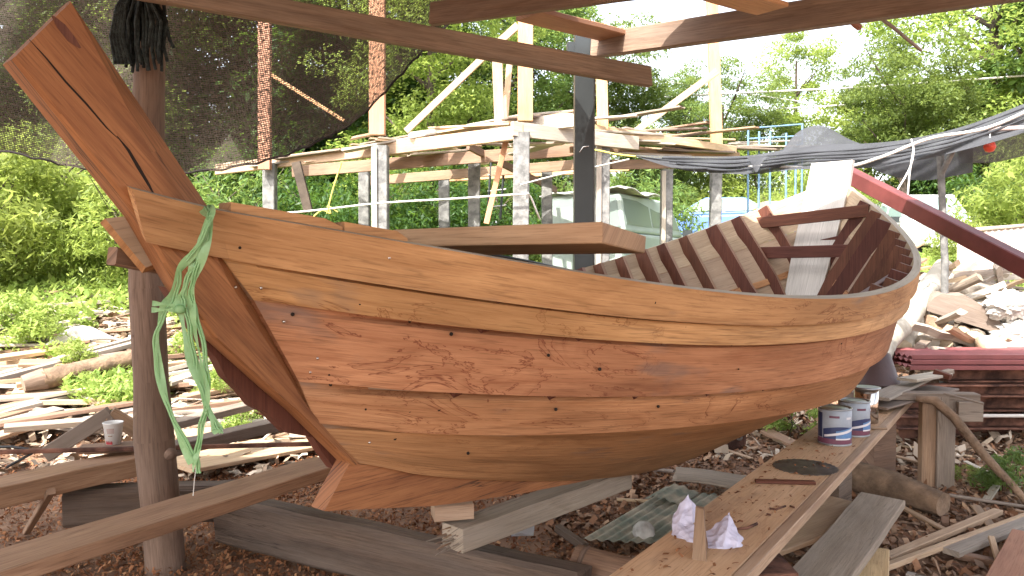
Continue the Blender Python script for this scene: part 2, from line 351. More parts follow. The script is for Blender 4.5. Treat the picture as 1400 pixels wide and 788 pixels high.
HULL = {
0: [(0.000,0.072,1.651),(0.243,0.237,1.603),(0.486,0.391,1.555),(0.729,0.527,1.510),(0.972,0.648,1.468),(1.215,0.755,1.431),(1.458,0.848,1.402),(1.701,0.926,1.380),(1.944,0.990,1.367),(2.187,1.039,1.363),(2.430,1.071,1.370),(2.674,1.085,1.389),(2.917,1.078,1.418),(3.160,1.050,1.459),(3.403,0.996,1.512),(3.646,0.916,1.576),(3.889,0.810,1.652),(4.132,0.680,1.739),(4.375,0.528,1.836),(4.618,0.349,1.943),(4.861,0.154,2.059)],
1: [(0.040,0.035,1.520),(0.278,0.201,1.470),(0.516,0.355,1.423),(0.754,0.492,1.382),(0.992,0.614,1.346),(1.230,0.721,1.317),(1.468,0.815,1.295),(1.706,0.894,1.280),(1.944,0.958,1.274),(2.182,1.008,1.275),(2.420,1.040,1.284),(2.658,1.055,1.302),(2.896,1.049,1.328),(3.134,1.022,1.363),(3.372,0.968,1.407),(3.610,0.889,1.461),(3.848,0.783,1.525),(4.086,0.654,1.602),(4.324,0.503,1.692),(4.562,0.325,1.797),(4.800,0.130,1.920)],
2: [(0.140,0.035,1.390),(0.370,0.183,1.352),(0.600,0.331,1.316),(0.830,0.465,1.284),(1.060,0.587,1.256),(1.290,0.695,1.233),(1.520,0.790,1.216),(1.750,0.870,1.206),(1.980,0.935,1.202),(2.210,0.984,1.205),(2.440,1.016,1.216),(2.670,1.029,1.233),(2.900,1.020,1.258),(3.130,0.989,1.291),(3.360,0.932,1.331),(3.590,0.849,1.380),(3.820,0.740,1.438),(4.050,0.609,1.506),(4.280,0.457,1.585),(4.510,0.285,1.675),(4.740,0.110,1.780)],
3: [(0.290,0.035,1.130),(0.506,0.150,1.103),(0.723,0.280,1.080),(0.940,0.405,1.060),(1.156,0.522,1.044),(1.373,0.627,1.032),(1.589,0.721,1.024),(1.806,0.801,1.019),(2.022,0.866,1.018),(2.239,0.914,1.021),(2.455,0.944,1.029),(2.671,0.954,1.041),(2.888,0.942,1.059),(3.104,0.907,1.083),(3.321,0.846,1.114),(3.538,0.760,1.152),(3.754,0.650,1.199),(3.970,0.522,1.256),(4.187,0.379,1.324),(4.404,0.226,1.405),(4.620,0.090,1.500)],
4: [(0.350,0.035,0.990),(0.558,0.103,0.958),(0.767,0.202,0.934),(0.976,0.307,0.916),(1.184,0.412,0.904),(1.393,0.511,0.896),(1.601,0.601,0.891),(1.810,0.678,0.887),(2.018,0.741,0.885),(2.227,0.787,0.883),(2.435,0.814,0.881),(2.643,0.820,0.880),(2.852,0.802,0.880),(3.061,0.762,0.883),(3.269,0.696,0.890),(3.478,0.608,0.904),(3.686,0.502,0.928),(3.894,0.383,0.966),(4.103,0.260,1.023),(4.311,0.142,1.106),(4.520,0.060,1.220)],
5: [(0.480,0.030,0.840),(0.676,0.030,0.789),(0.872,0.030,0.740),(1.068,0.030,0.693),(1.264,0.030,0.648),(1.460,0.030,0.606),(1.656,0.030,0.568),(1.852,0.030,0.535),(2.048,0.030,0.506),(2.244,0.030,0.483),(2.440,0.030,0.468),(2.636,0.030,0.460),(2.832,0.030,0.461),(3.028,0.030,0.472),(3.224,0.030,0.496),(3.420,0.030,0.532),(3.616,0.030,0.584),(3.812,0.030,0.652),(4.008,0.030,0.740),(4.204,0.030,0.848),(4.400,0.030,0.980)],
}
TH=R(47.65); BO=V((-.890,2.199,0)); BU=V((math.cos(TH),math.sin(TH),0)); BV=V((math.sin(TH),-math.cos(TH),0)); BW=V((0,0,1))
def bp(t,b,w): return BO+BU*t+BV*b+BW*w
def cen(px,py,vv=0.):
    r=ray(px,py); C=V((0,0,EYE))-BO; k=(vv-C.dot(BV))/r.dot(BV); q=C+r*k; return q.dot(BU), q.z
def crom(p, x):
    n=len(p)-1; x=min(max(x,0),n-1e-6); i=int(x); f=x-i
    p0=p[max(i-1,0)] if i>0 else 2*p[0]-p[1]; p3=p[min(i+2,n)] if i+2<=n else 2*p[n]-p[n-1]
    p1,p2=p[i],p[i+1]
    return .5*((2*p1)+(p2-p0)*f+(2*p0-5*p1+4*p2-p3)*f*f+(3*p1-p0-3*p2+p3)*f**3)
HL={k:np.array(v) for k,v in HULL.items()}
NS=64
ST={k:np.array([crom(HL[k],i/NS*20) for i in range(NS+1)]) for k in HL}     # stations of each line
boat=thing('wooden_boat','unfinished double ended wooden boat with overlapping orange brown planks resting on blocks','boat',(1.0,3.9,0))
def section(i):   # section points at station i from gunwale to keel
    return [ST[k][i] for k in range(6)]
def strake(k, side, mat, t_ext=0., mb=None):
    mb=mb or MB(); nj=4; th=.027; out=[];inn=[]
    idx=list(range(NS+1))
    AL={1:[0,.075,.14,.42,.72,1.],2:[0,.075,.12,.42,.72,1.],3:[0,.15,.20,.46,.74,1.],4:[0,.085,.12,.42,.72,1.]}[k] if k else [0,.1,.3,.5,.8,1.]; nj=5
    for i in idx:
        sec=np.array(section(i)); row=[]
        for j in range(nj+1):
            a=AL[j]; p=sec[k]*(1-a)+sec[k+1]*a; c_=crom(sec,min(k+a,4.999)); p=p*.8+c_*.2; d=sec[k+1]-sec[k]
            nb,nw=-d[2],d[1]; l=math.hypot(nb,nw)+1e-9; nb/=l; nw/=l
            if nb<0: nb,nw=-nb,-nw
            o=.004+.037*a
            if k==0: o=.014+.022*a
            elif j<2: o=-.022 if k<3 else -.034  # groove added below each lap so its shade draws the seam
            fin=min(1,max(0,i/4)) if k else 1; o=o*fin+.006*(1-fin)
            row.append((p[0],p[1]+nb*o,p[2]+nw*o,p[1]-nb*.024,p[2]-nw*.024))
        out.append(row)
    if t_ext:   # straight run past the stem
        r0=out[0]; ext=[]
        for e in (t_ext,t_ext*.5):
            sl_=.20 if side>0 else -.16
            ext.append([(r[0]-e*(1 if side>0 or e<t_ext else 1-.25*(1.65-r[2])/.13), max(r[1],.068), r[2]+e*sl_, max(r[3],.047), r[4]+e*sl_) for r in r0])
        b0=[(r[0]+.01, max(r[1],.068), r[2], max(r[3],.047), r[4]) for r in r0]
        out=ext+[b0]+out[1:]
    n=len(out); verts=[]; faces=[]; uvs=[]; w=nj+1
    for row in out:
        for r in row: verts.append(bp(r[0],side*r[1],r[2]))
    for row in out:
        for r in row: verts.append(bp(r[0],side*r[3],r[4]))
    m=n*w; us=[0]
    for i in range(1,n): us.append(us[-1]+(verts[i*w]-verts[(i-1)*w]).length)
    ou=random.uniform(0,30); hv=[.0]+[0]*nj
    for j in range(1,w): hv[j]=hv[j-1]+(verts[n//2*w+j]-verts[n//2*w+j-1]).length
    def uvq(i,j): return (us[i]+ou, hv[j]+k*.37)
    for i in range(n-1):
        for j in range(nj):
            q=[i*w+j,i*w+j+1,(i+1)*w+j+1,(i+1)*w+j]; uq=[uvq(i,j),uvq(i,j+1),uvq(i+1,j+1),uvq(i+1,j)]
            faces.append(q); uvs.append(uq); faces.append([m+x for x in q[::-1]]); uvs.append(uq[::-1])
        for j in (0,nj):
            faces.append([i*w+j,(i+1)*w+j,m+(i+1)*w+j,m+i*w+j]); uvs.append([uvq(i,j),uvq(i+1,j),(uvq(i+1,j)[0],uvq(i+1,j)[1]+.02),(uvq(i,j)[0],uvq(i,j)[1]+.02)])
    for i in (0,n-1):
        for j in range(nj):
            faces.append([i*w+j,i*w+j+1,m+i*w+j+1,m+i*w+j]); uvs.append([(0,hv[j]),(0,hv[j+1]),(.02,hv[j+1]),(.02,hv[j])])
    b=len(mb.v); mb.v+=verts
    nf=len(faces)
    for q,uq in zip(faces,uvs):
        mb.f.append([b+x for x in q]); mb.uv.append(uq); mb.sm.append(True)
        mb.mi.append(0)
    # inner faces use the second material
    if k==0:
        for z in range(0,nf):
            f_=faces[z]; A_=[x%m%w for x in f_]
            if all(x==0 for x in A_): mb.mi[-nf+z]=2
    for z in range(0,nf):
        if all(x>=m for x in faces[z]): mb.mi[-nf+z]=1
    return mb
for k in range(5):
    for side in (1,-1):
        o=part(strake(k,side,None,{0:(.22 if side>0 else .24),1:(0. if side>0 else .13)}.get(k,0)),'plank',[M['hull'],M['inner'],M['rail']],boat)
        md=o.modifiers.new('es','EDGE_SPLIT'); md.split_angle=R(40)
# stem timber, a thick raked plank on the centre line
fr=[(-.47,1.98),(-.19,1.62),cen(231,389),cen(283,460),cen(350,520),cen(400,562),(.49,.825)]
re=[(-.33,2.16),(.03,1.65),(.13,1.45),(.26,1.22),(.37,1.02),(.45,.91),(.52,.835)]
mb=MB(); h=.046; secs=[]
FR=[];RE=[]
for i in range(6):
    for s_ in range(3):
        a=s_/3; FR.append((fr[i][0]*(1-a)+fr[i+1][0]*a, fr[i][1]*(1-a)+fr[i+1][1]*a)); RE.append((re[i][0]*(1-a)+re[i+1][0]*a, re[i][1]*(1-a)+re[i+1][1]*a))
FR.append(fr[-1]);RE.append(re[-1])
verts=[];uvs=[];faces=[]
acc=0
for i,(f_,r_) in enumerate(zip(FR,RE)):
    w_=math.hypot(r_[0]-f_[0],r_[1]-f_[1])+1e-6; c_=min(.07,w_*.33); e=.010
    if i<3: c_*=.3+.35*i
    dx,dz=(r_[0]-f_[0])/w_,(r_[1]-f_[1])/w_
    cs=[(0,-h+e),(0,h-e),(e,h),(w_-c_,h),(w_,h-.045),(w_,-h+e),(w_-e,-h),(e,-h)]
    verts+=[bp(f_[0]+dx*a,b,f_[1]+dz*a) for a,b in cs]
for i in range(len(FR)-1):
    for k in range(8): faces.append([i*8+k,i*8+(k+1)%8,(i+1)*8+(k+1)%8,(i+1)*8+k])
faces.append(list(range(8))); faces.append([(len(FR)-1)*8+k for k in range(8)])
mb.add(verts,faces,bp(-.19,0,1.62)-bp(.37,0,1.0)); part(mb,'stem',M['stem'],boat)
def strip(pts,w0,name,mat):
    mb=MB(); vs=[];fs=[]; n=len(pts)
    for i,(x,y) in enumerate(pts):
        t,z=cen(x,y,h+.0012); w_=w0*math.sin(math.pi*(i+.25)/(n-.5)); vs+=[bp(t-w_,h+.0012,z-w_*.6),bp(t+w_,h+.0012,z+w_*.6),bp(t+w_,h-.001,z+w_*.6),bp(t-w_,h-.001,z-w_*.6)]
    for i in range(n-1):
        for k in range(4): fs.append([i*4+k,i*4+(k+1)%4,i*4+4+(k+1)%4,i*4+4+k])
    mb.add(vs,fs,BW); part(mb,name,M[mat],boat)
strip([(40,54),(62,78),(90,112),(118,142),(146,175),(162,190)],.0022,'crack','dark')
strip([(160,186),(176,206),(190,230),(203,252),(214,272)],.0040,'crack','dark')
strip([(72,22),(84,36),(98,54),(110,66)],.010,'crack','rib')
# far side apron boards of the stem, dark rib colour stands for shade
ap=[cen(x,y,-.055) for x,y in ((226,392),(250,428),(262,446),(279,472),(296,490),(309,516),(330,536),(346,556),(366,566),(392,592),(428,598),(440,618),(458,642),(474,634))]
mb=MB(); mb.prism([bp(t,-.055,z) for t,z in ap]+[bp(.42,-.055,1.05),bp(.2,-.055,1.4)],BV*-.05,BW); part(mb,'apron',M['rib'],boat)
mb=MB(); mb.board(bp(-.20,-.11,1.52),bp(.6,-.43,1.38),.035,.05,ch=.004); part(mb,'rubbing_strip',M['brown'],boat)
# keel
top=[tuple(ST[5][i][[0,2]]) for i in range(0,NS+1,2)]
kb=[(.38,.70),(.88,.60),(1.32,.545),(1.72,.508),(2.13,.476),(2.62,.445),(3.1,.45),(3.5,.515),(3.9,.64),(4.2,.78),(4.44,.93)]
def kbz(t):
    for (a,za),(b,zb) in zip(kb[:-1],kb[1:]):
        if t<=b: return za+(zb-za)*max(t-a,0)/(b-a)
    return kb[-1][1]
mb=MB(); verts=[];faces=[]
low=[(.38,.70)]+[(t,kbz(t)) for t,_ in top[1:]]
for (t,z),(t2,z2) in zip(top,low): verts+=[bp(t,-.038,z-.004),bp(t,.038,z-.004),bp(t2,.038,z2),bp(t2,-.038,z2)]
for i in range(len(top)-1):
    for k in range(4): faces.append([i*4+k,i*4+(k+1)%4,(i+1)*4+(k+1)%4,(i+1)*4+k])
faces+=[[0,1,2,3],[len(verts)-4+k for k in range(4)]]
mb.add(verts,faces,BU); part(mb,'keel',M['stem'],boat)
# stern board
mb=MB(); ends=[(4.28,1.08,.11),(4.38,1.25,.125),(4.52,1.50,.14),(4.68,1.78,.15),(4.84,2.06,.155),(4.93,2.265,.152)]
verts=[];faces=[]
for t,z,b in ends: verts+=[bp(t-.03,-b,z),bp(t-.03,b,z),bp(t+.02,b,z+.0),bp(t+.02,-b,z+.0)]
for i in range(5):
    for k in range(4): faces.append([i*4+k,i*4+(k+1)%4,(i+1)*4+(k+1)%4,(i+1)*4+k])
faces+=[[0,1,2,3],[20,21,22,23]]
mb.add(verts,faces,BW); part(mb,'stern_board',M['pale'],boat,'tall pale grey stern board rising above the planks')
# ribs
def sec_t(t,side):
    pts=[]
    for k in range(6):
        L=ST[k]; tt=min(max(t,L[0][0]),L[-1][0]); pts.append((float(np.interp(tt,L[:,0],L[:,1])),float(np.interp(tt,L[:,0],L[:,2]))))
    return np.array(pts)
RT=[.75,1.05,1.35,1.65,1.93,2.18,2.42,2.65,2.87,3.08,3.27,3.46,3.63,3.80,3.97,4.17,4.35,4.53]
def rib(t,side,depth=.062,top=.25,bot=4.75,th=.034):
    sec=sec_t(t,side); mb=MB(); n=14; o_=[];i_=[]
    for j in range(n+1):
        x=top+(bot-top)*j/n; p=crom(sec,x); q=crom(sec,min(x+.1,4.99)); q0=crom(sec,max(x-.1,0)); d=q-q0; nb,nw=-d[1],d[0]; l=math.hypot(nb,nw)+1e-9; nb/=l;nw/=l
        if nb<0: nb,nw=-nb,-nw
        o_.append((p[0]-nb*.006,p[1]-nw*.006)); i_.append((max(p[0]-nb*(.01+depth),.0),p[1]-nw*(.01+depth)))
    kk=int(n*.68)
    for a,b in ((0,kk),(kk,n)):     # straight sawn inner edges
        A_=i_[a]; B_=i_[b]
        for j in range(a+1,b): f_=(j-a)/(b-a); i_[j]=(A_[0]*(1-f_)+B_[0]*f_, A_[1]*(1-f_)+B_[1]*f_)
    ring=o_+i_[::-1]; m=len(ring)
    verts=[bp(t-th/2,side*b,w) for b,w in ring]+[bp(t+th/2,side*b,w) for b,w in ring]; faces=[]
    for j in range(m): faces.append([j,(j+1)%m,m+(j+1)%m,m+j])
    for j in range(n): 
        a,b,c,d=j,j+1,m-2-j,m-1-j
        faces.append([a,b,c,d]); faces.append([m+d,m+c,m+b,m+a])
    mb.add(verts,faces,BW)
    for j in range(n+1,m-1): mb.mi[j]=1
    return mb
for j,t in enumerate(RT):
    for side in (1,-1): part(rib(t,side,.075 if j%3 else .095, top=.08 if t>2.6 else .6),'rib',[M['rib'],M['ribedge']],boat)
# cross beams between rib pairs near the stern
def beam(t0,t1,w0,w1,b0,b1,h,th,mat='rib'):
    mb=MB(); mb.board(bp(t0,-b0,w0),bp(t1,b1,w1),th,h,ch=.003); part(mb,'cross_beam',M[mat],boat)
beam(4.50,4.50,1.80,1.86,.40,.40,.085,.03)
beam(4.40,4.40,1.575,1.585,.34,.34,.085,.035)
beam(4.60,4.60,1.60,1.70,.22,.28,.035,.03)
beam(3.42,3.30,1.20,1.20,.2,.80,.03,.05)
# stringers inside the near side low at the stern
for (ta,tb,b,w) in ((2.6,3.5,.90,1.34),):
    mb=MB(); mb.board(bp(ta,b+.06,w),bp(tb,b-.04,w+.10),.03,.035); part(mb,'stringer',M['rib'],boat)
# capping pieces on the bow rail
def cap(t0,t1,dz,mat,n=6,wd=.07):
    mb=MB(); verts=[];faces=[]
    for i in range(n+1):
        t=t0+(t1-t0)*i/n; b=float(np.interp(t,ST[0][:,0],ST[0][:,1])); w=float(np.interp(t,ST[0][:,0],ST[0][:,2])); e=dz*(1 if i<n else .45)
        verts+=[bp(t,b-.012,w+.004),bp(t,b-.012,w+e),bp(t,b-.012-wd,w+e),bp(t,b-.012-wd,w+.004)]
    for i in range(n):
        for k in range(4): faces.append([i*4+k,i*4+(k+1)%4,(i+1)*4+(k+1)%4,(i+1)*4+k])
    faces+=[[0,1,2,3],[n*4+k for k in range(4)]]
    mb.add(verts,faces,BU); part(mb,'rail_cap',M[mat],boat)
cap(.045,.30,.030,'hull'); cap(.305,.46,.030,'hull')
# nail heads and plugged holes in the planking
def hull_pt(px,py):
    # nearest outer hull point seen at this direction
    best=None; r=ray(px,py)
    for k in range(5):
        for i in range(0,NS+1):
            sec=section(i)
            for a in (.1,.3,.5,.7,.9):
                p=crom(np.array(sec),k+a); q=bp(p[0],p[1],p[2]); d=q-V((0,0,EYE)); 
                e=(d.normalized()-r.normalized()).length
                if best is None or e<best[0]: best=(e,q,a)
    q=best[1]; d=r.normalized(); dist=(q-V((0,0,EYE))).dot(d)
    return V((0,0,EYE))+d*(dist-.022), d
hn=(BV*.95+BW*-.25).normalized()
for px,py in ((386,331),(357,394),(322,393),(388,440),(424,509),(532,353),(704,449),(505,605),(434,490),(523,378)):
    q,d=hull_pt(px,py); q=q+d*.006
    mb=MB(); mb.lathe(q,[(.0001,.004),(.0045,.003),(.0055,-.002),(.0055,-.02)],10,ax=(-d)); part(mb,'nail',M['nail'],boat)
for px,py in ((328,339),(450,513),(452,526),(617,457),(586,511),(588,515),(492,416),(750,486),(735,391),(835,394),(1012,420),(1035,416),(940,453),(936,447),(716,527),(745,541),(864,537),(560,562),(642,431),(895,414),(1100,425),(1175,412),(1080,448),(1120,500),(1010,505),(900,556),(760,560),(680,500),(820,505),(600,560),(540,600),(500,560),(700,610),(640,620),(560,440),(400,430),(470,360),(660,385),(1150,470),(1060,545)):
    q,d=hull_pt(px,py); q=q+d*.004
    mb=MB(); rr=random.uniform(.0025,.0065); mb.lathe(q,[(.0001,.002),(rr,.0015),(rr,-.02)],8,ax=(-d)); part(mb,'nail_hole',M['dark'],boat)
# ------------------------------------------------------------------ terrain
def gz(x,y):
    r=math.hypot(x*.55,y)
    pts=[(0,0),(6.3,0.),(9,.38),(12,.88),(17,1.3),(22,1.75),(40,2.1),(200,3)]
    for (a,za),(b,zb) in zip(pts[:-1],pts[1:]):
        if r<=b:
            f=(r-a)/(b-a); return za+(zb-za)*f + .03*math.sin(x*1.7+y)*min(1,max(0,r-5)*.3)
    return 3
mb=MB()
xs=[-150,-90,-50,-30,-20]+[-14+.5*i for i in range(60)]+[20,30,50,90,150]; ys=[-60,-20,-8]+[-4+.4*i for i in range(75)]+[30,36,45,60,90,150]
verts=[(x,y,gz(x,y)) for y in ys for x in xs]; w=len(xs)
mb.add(verts,[[j*w+i,j*w+i+1,(j+1)*w+i+1,(j+1)*w+i] for j in range(len(ys)-1) for i in range(w-1)],None,0,True)
S(mb,'ground',M['ground'])

def scatter(name, mat, n, fx, size, label, cat='litter', flat=.35, asp=(.25,.6), lift=.0):
    pts=np.array([fx() for _ in range(n)]); 
    L=rng.uniform(size[0],size[1],n); W=L*rng.uniform(asp[0],asp[1],n); yaw=rng.uniform(0,6.28,n); p=rng.normal(0,flat,n); q=rng.normal(0,flat,n)
    c,s_=np.cos(yaw),np.sin(yaw)
    a=np.stack([c*np.cos(p),s_*np.cos(p),np.sin(p)],1)*L[:,None]/2; b=np.stack([-s_*np.cos(q),c*np.cos(q),np.sin(q)],1)*W[:,None]/2
    up=np.cross(a,b); up/=np.linalg.norm(up,axis=1,keepdims=True)+1e-9
    z=np.abs(a[:,2])+np.abs(b[:,2]); pts[:,2]+=z*.8+.003+lift
    bend=up*(L*rng.uniform(.0,.22,n))[:,None]
    v=np.concatenate([pts-a-b,pts-a+b,pts+bend-b,pts+bend+b,pts+a-b,pts+a+b],1).reshape(-1,3)
    i=np.arange(n)[:,None]*6; f=np.concatenate([i+[[0,2,3,1]],i+[[2,4,5,3]]],0)
    me=bpy.data.meshes.new(name); me.from_pydata(v.tolist(),[],f.tolist()); me.materials.append(mat)
    o=bpy.data.objects.new(name,me); COL.objects.link(o); o['kind']='stuff'; o['label']=label; o['category']=cat; return o
def inrect(x0,x1,y0,y1,bump=0.):
    def f():
        x=random.uniform(x0,x1); y=random.uniform(y0,y1); return (x,y,gz(x,y)+bump*random.random())
    return f
def saw():
    while 1:
        x=random.gauss(-1.3,1.4); y=random.uniform(2.4,6.3)
        if x<1.3: return (x,y,gz(x,y)+.05*max(0,math.sin(x*3)*math.sin(y*2.2))*random.random())
scatter('wood_shavings',M['sawdust'],42000,saw,(.009,.032),'reddish brown wood shavings covering the ground under the bow','shavings',.5)
scatter('wood_chips',M['chips'],26000,inrect(.2,5.2,2.6,7.2),(.012,.075),'brown wood chips and dead leaves strewn below the hull','wood chips',.45)
scatter('dry_litter',M['greychips'],9000,inrect(-8.5,-.6,5.2,11,.06),(.03,.14),'pale dry bark and splinters between the scrap boards','dry litter',.4)
scatter('bark_litter',M['greychips'],4000,inrect(1.5,7,5.6,10,.05),(.03,.12),'pale bark scraps around the log heap','bark litter',.4)

# ------------------------------------------------------------------ roof over the yard bay and its beams
mb=MB()
def rf(u,v): return V((-7+10.4*u,-2.2+(5.4 if -7+10.4*u<-2.3 else 6.9)*v,3.28+.02*math.sin(u*170)-.0*v))  # roof outline out of view, stepped to shade the boat and leave left heap sunlit
mb.grid(rf,160,2,su=8,sv=6)
mb.grid(lambda u,v: rf(u,v)+V((0,0,.012)),160,2,su=8,sv=6)
T(mb,'shed_roof',M['roof'],'unseen corrugated shed roof above the boat, out over the near side, shaped for its shade','roof')
def beamY(name,a,b,h,t,mat,label,cat='roof beam',**kw):
    mb=MB(); mb.board(a,b,t,h,seg=6,wob=.004,ch=.005,**kw); return T(mb,name,M[mat],label,cat)
beamY('roof_beam',P(150,-26,3.15),P(888,105,4.15),.105,.05,'beam','long brown roof beam crossing in front of the dark steel post, its sawn end free','roof beam',ragged=.012)
beamY('roof_beam',P(812,63,5.42),P(1480,-36,3.5),.16,.07,'beam','thick dark roof beam running from the steel post to the upper right corner')
beamY('roof_beam',P(590,20,4.55),P(900,-22,4.1),.13,.05,'beam','short brown roof beam above the long one, ending over the net edge',ragged=.01)
beamY('roof_board',P(722,20,4.75),P(842,50,5.3),.035,.22,'redwood','reddish flat board lying on the beam beside the steel post','board')
beamY('roof_board',P(960,-16,3.7),P(1056,11,4.1),.025,.19,'orange','orange flat board end above the thick dark beam','board')
beamY('broken_stick',P(1160,24,4.2),P(1176,38,4.25),.03,.03,'redwood','short broken stick hanging below the thick dark beam','stick')
beamY('thin_stick',P(1196,18,4.3),P(1258,68,5.2),.02,.02,'weather','thin grey stick poking out beyond the thick dark beam','stick')
beamY('roof_rail',V((-2.3,4.55,3.2)),V((3.4,4.55,3.2)),.1,.06,'beam','dark wall plate carrying the front edge of the shed roof')
for i,(x,y,lb) in enumerate(((-6.5,3.1,'round post under the far left end of the shed roof'),(3.9,-1.9,'round post at the right end of the shed roof beside the viewer'),(-6.5,-1.9,'round post at the left end of the shed roof beside the viewer'))):
    mb=MB(); mb.tube([(x,y,0),(x,y,1.6),(x,y,3.25)],[.08,.075,.07],12,lump=.04); T(mb,'roof_post',M['post'],lb,'post')
# steel post
mb=MB(); q=P(797,365,5.5); mb.box((q.x,q.y,1.59),(.131,.131,3.18)); o=thing('steel_post','dark grey square steel post standing behind the boat, holding the roof beams','post',(q.x,q.y,0)); part(mb,'shaft',M['steel'],o)
mb=MB(); mb.box((q.x+.071,q.y-.03,1.58),(.012,.03,3.16)); part(mb,'edge_strip',M['conc'],o)
mb=MB(); mb.tube([(q.x-.03,q.y-.07,2.28),(q.x-.01,q.y-.10,2.31),(q.x+.03,q.y-.085,2.32)],.006,6); part(mb,'wire_twist',M['chrome'],o)
mb=MB(); mb.box((q.x-.09,q.y-.01,3.0),(.06,.08,.11)); part(mb,'bracket',M['steel'],o)
# round wooden post on the left
o=thing('wooden_post','knotty dark round wooden post beside the bow with rope hung on its top','post',G(226,784,0))
cs=[(228,792,3.69),(219,690,3.68),(211,600,3.66),(207,520,3.66),(200,394,3.65),(200,300,3.65),(202,200,3.64),(204,100,3.64),(206,10,3.63),(207,-70,3.62)]
rr=[.090,.088,.092,.079,.078,.074,.072,.068,.068,.068]
mb=MB(); mb.tube([P(*c) for c in cs],rr,18,lump=.03); part(mb,'shaft',M['post'],o)
for px,py in ((190,568),(187,458),(232,622)):
    c=P(px,py,3.6); mb=MB(); mb.lathe(c,[(.03,-.02),(.028,.0),(.018,.012),(.001,.016)],10,ax=((c.x+.0+1.72)*2-.1,-1,0)); part(mb,'knot',M['post'],o)
# rope bundle
o=thing('rope_bundle','bundle of dark green black ropes hanging from the top of the round wooden post','rope',P(200,0,3.5))
for i in range(34):
    x0=random.uniform(180,205); x1=random.uniform(163,224); ln=random.uniform(60,100); 
    Y=3.5+random.uniform(-.07,.04)
    pts=[P(x0+random.uniform(-6,6),-45,Y),P((x0+x1)/2,-10,Y-.02),P(x1+(x1-190)*.12,30,Y-.03),P(x1,ln*.75,Y-.02),P(x1+random.uniform(-4,8),ln,Y)]
    mb=MB(); mb.tube(pts,.0075,6); part(mb,'rope_strand',M['rope'],o)
for i in range(5):
    mb=MB(); a=[P(185,-30,3.44),P(160+i*3,10,3.42),P(152+i*4,50,3.42),P(158+i*5,88,3.44)]; mb.tube(a,.009,7); part(mb,'rope_strand',M['rope'],o)
mb=MB(); mb.tube([P(222,-20,3.44),P(226,30,3.44),P(232,55,3.45),P(238,66,3.46)],.008,6); part(mb,'rope_strand',M['rope'],o)
# cantilever plank lying across the bow
A=lambda a,b,c:P(a,b,c)
lo=[A(536,338,2.66),A(824,333,2.56),A(882,347,2.98),A(600,349.5,3.1)]; hi=[A(536,314,2.66),A(824,303,2.56),A(884,323,2.98),A(600,327,3.1)]
mb=MB(); mb.hexa(lo,hi,A(824,303,2.56)-A(536,314,2.66)); o=T(mb,'thick_plank',M['lit'],'thick brown plank lying across the rails of the bow with its pale end sticking out','plank')
bv=o.modifiers.new('b','BEVEL'); bv.width=.006; bv.segments=2
# green ribbon
o=thing('green_ribbon','pale green plastic strip tied round the rail end and hanging in long loops','ribbon',P(285,290,2.05))
def ribbon(pts,w,name='ribbon_loop',tw=0.):
    mb=MB(); n=len(pts)*6; raw=np.array([[*p] for p in pts],float)
    c=[crom(raw,i/n*(len(pts)-1)) for i in range(n+1)]; c=[P(p[0],p[1],p[2]) for p in c]
    verts=[];faces=[]
    for i,p in enumerate(c):
        t=(c[min(i+1,n)]-c[max(i-1,0)]).normalized(); sd=t.cross(V((math.sin(tw*i+.2),-1,math.cos(i*.35+tw)*.15))).normalized()
        ww=w*1.05*(.65+.35*math.sin(i*.45+tw*3)); nn=t.cross(sd)
        verts+=[p-sd*ww/2,p+nn*ww*.22*math.sin(i*.9),p+sd*ww/2]
    for i in range(n):
        for k in range(2): faces.append([i*3+k,i*3+k+1,i*3+k+4,i*3+k+3])
    mb.add(verts,faces,(0,0,1),0,True); part(mb,name,M['ribbon'],o)
    if name=='ribbon_loop' and tw is not None:
        mb=MB(); q_=[p+V((.011*math.sin(i*.21+w*90),.004,.006*math.cos(i*.3))) for i,p in enumerate(c)]
        for z_ in (0,1): mb.tube([p+V((.007*z_-.002*math.sin(i),-.003,0)) for i,p in enumerate(q_)],.0032,5)
        part(mb,'ribbon_strand',M['ribbon'],o)
ribbon([(283,284,2.12),(290,292,2.03),(283,318,2.03),(272,345,2.03),(268,356,2.04)],.030)
ribbon([(275,286,2.12),(286,300,2.02),(270,340,2.02),(246,368,2.03),(234,402,2.06),(222,425,2.06),(215,470,2.06),(222,530,2.06),(240,585,2.06),(262,634,2.06)],.022,tw=.05)
ribbon([(272,352,2.04),(262,372,2.04),(251,402,2.05),(247,424,2.05),(256,470,2.05),(272,520,2.05),(292,575,2.05),(299,592,2.05)],.030,tw=.02)
ribbon([(286,300,2.03),(274,360,2.03),(262,398,2.05),(264,440,2.05),(276,500,2.05),(284,545,2.05),(277,590,2.05),(266,628,2.06),(264,645,2.06)],.032,tw=-.04)
ribbon([(247,420,2.05),(230,417,2.04),(208,415,2.02)],.014,'ribbon_tail'); ribbon([(247,424,2.05),(228,424,2.03),(207,424,2.01)],.014,'ribbon_tail')
mb=MB(); mb.lathe(P(246,423,2.04),[(.001,-.014),(.011,-.009),(.014,0),(.010,.009),(.001,.013)],7,ax=(1,0,.3)); part(mb,'ribbon_knot',M['ribbon'],o)
mb=MB(); mb.tube([P(268,640,2.06),P(266,655,2.06),P(264,678,2.06)],.0012,5); part(mb,'ribbon_thread',M['whiterope'],o)
# ------------------------------------------------------------------ timbers on the ground below the bow
def timber(name,a,b,w,h,mat,label,cat='timber',seg=8,wob=.006,group=None,**kw):
    mb=MB(); mb.board(a,b,w,h,seg=seg,wob=wob,**kw); return T(mb,name,M[mat],label,cat,group)
def tz(px,py,z,h): q=G(px,py,z); return q-V((0,0,h/2))
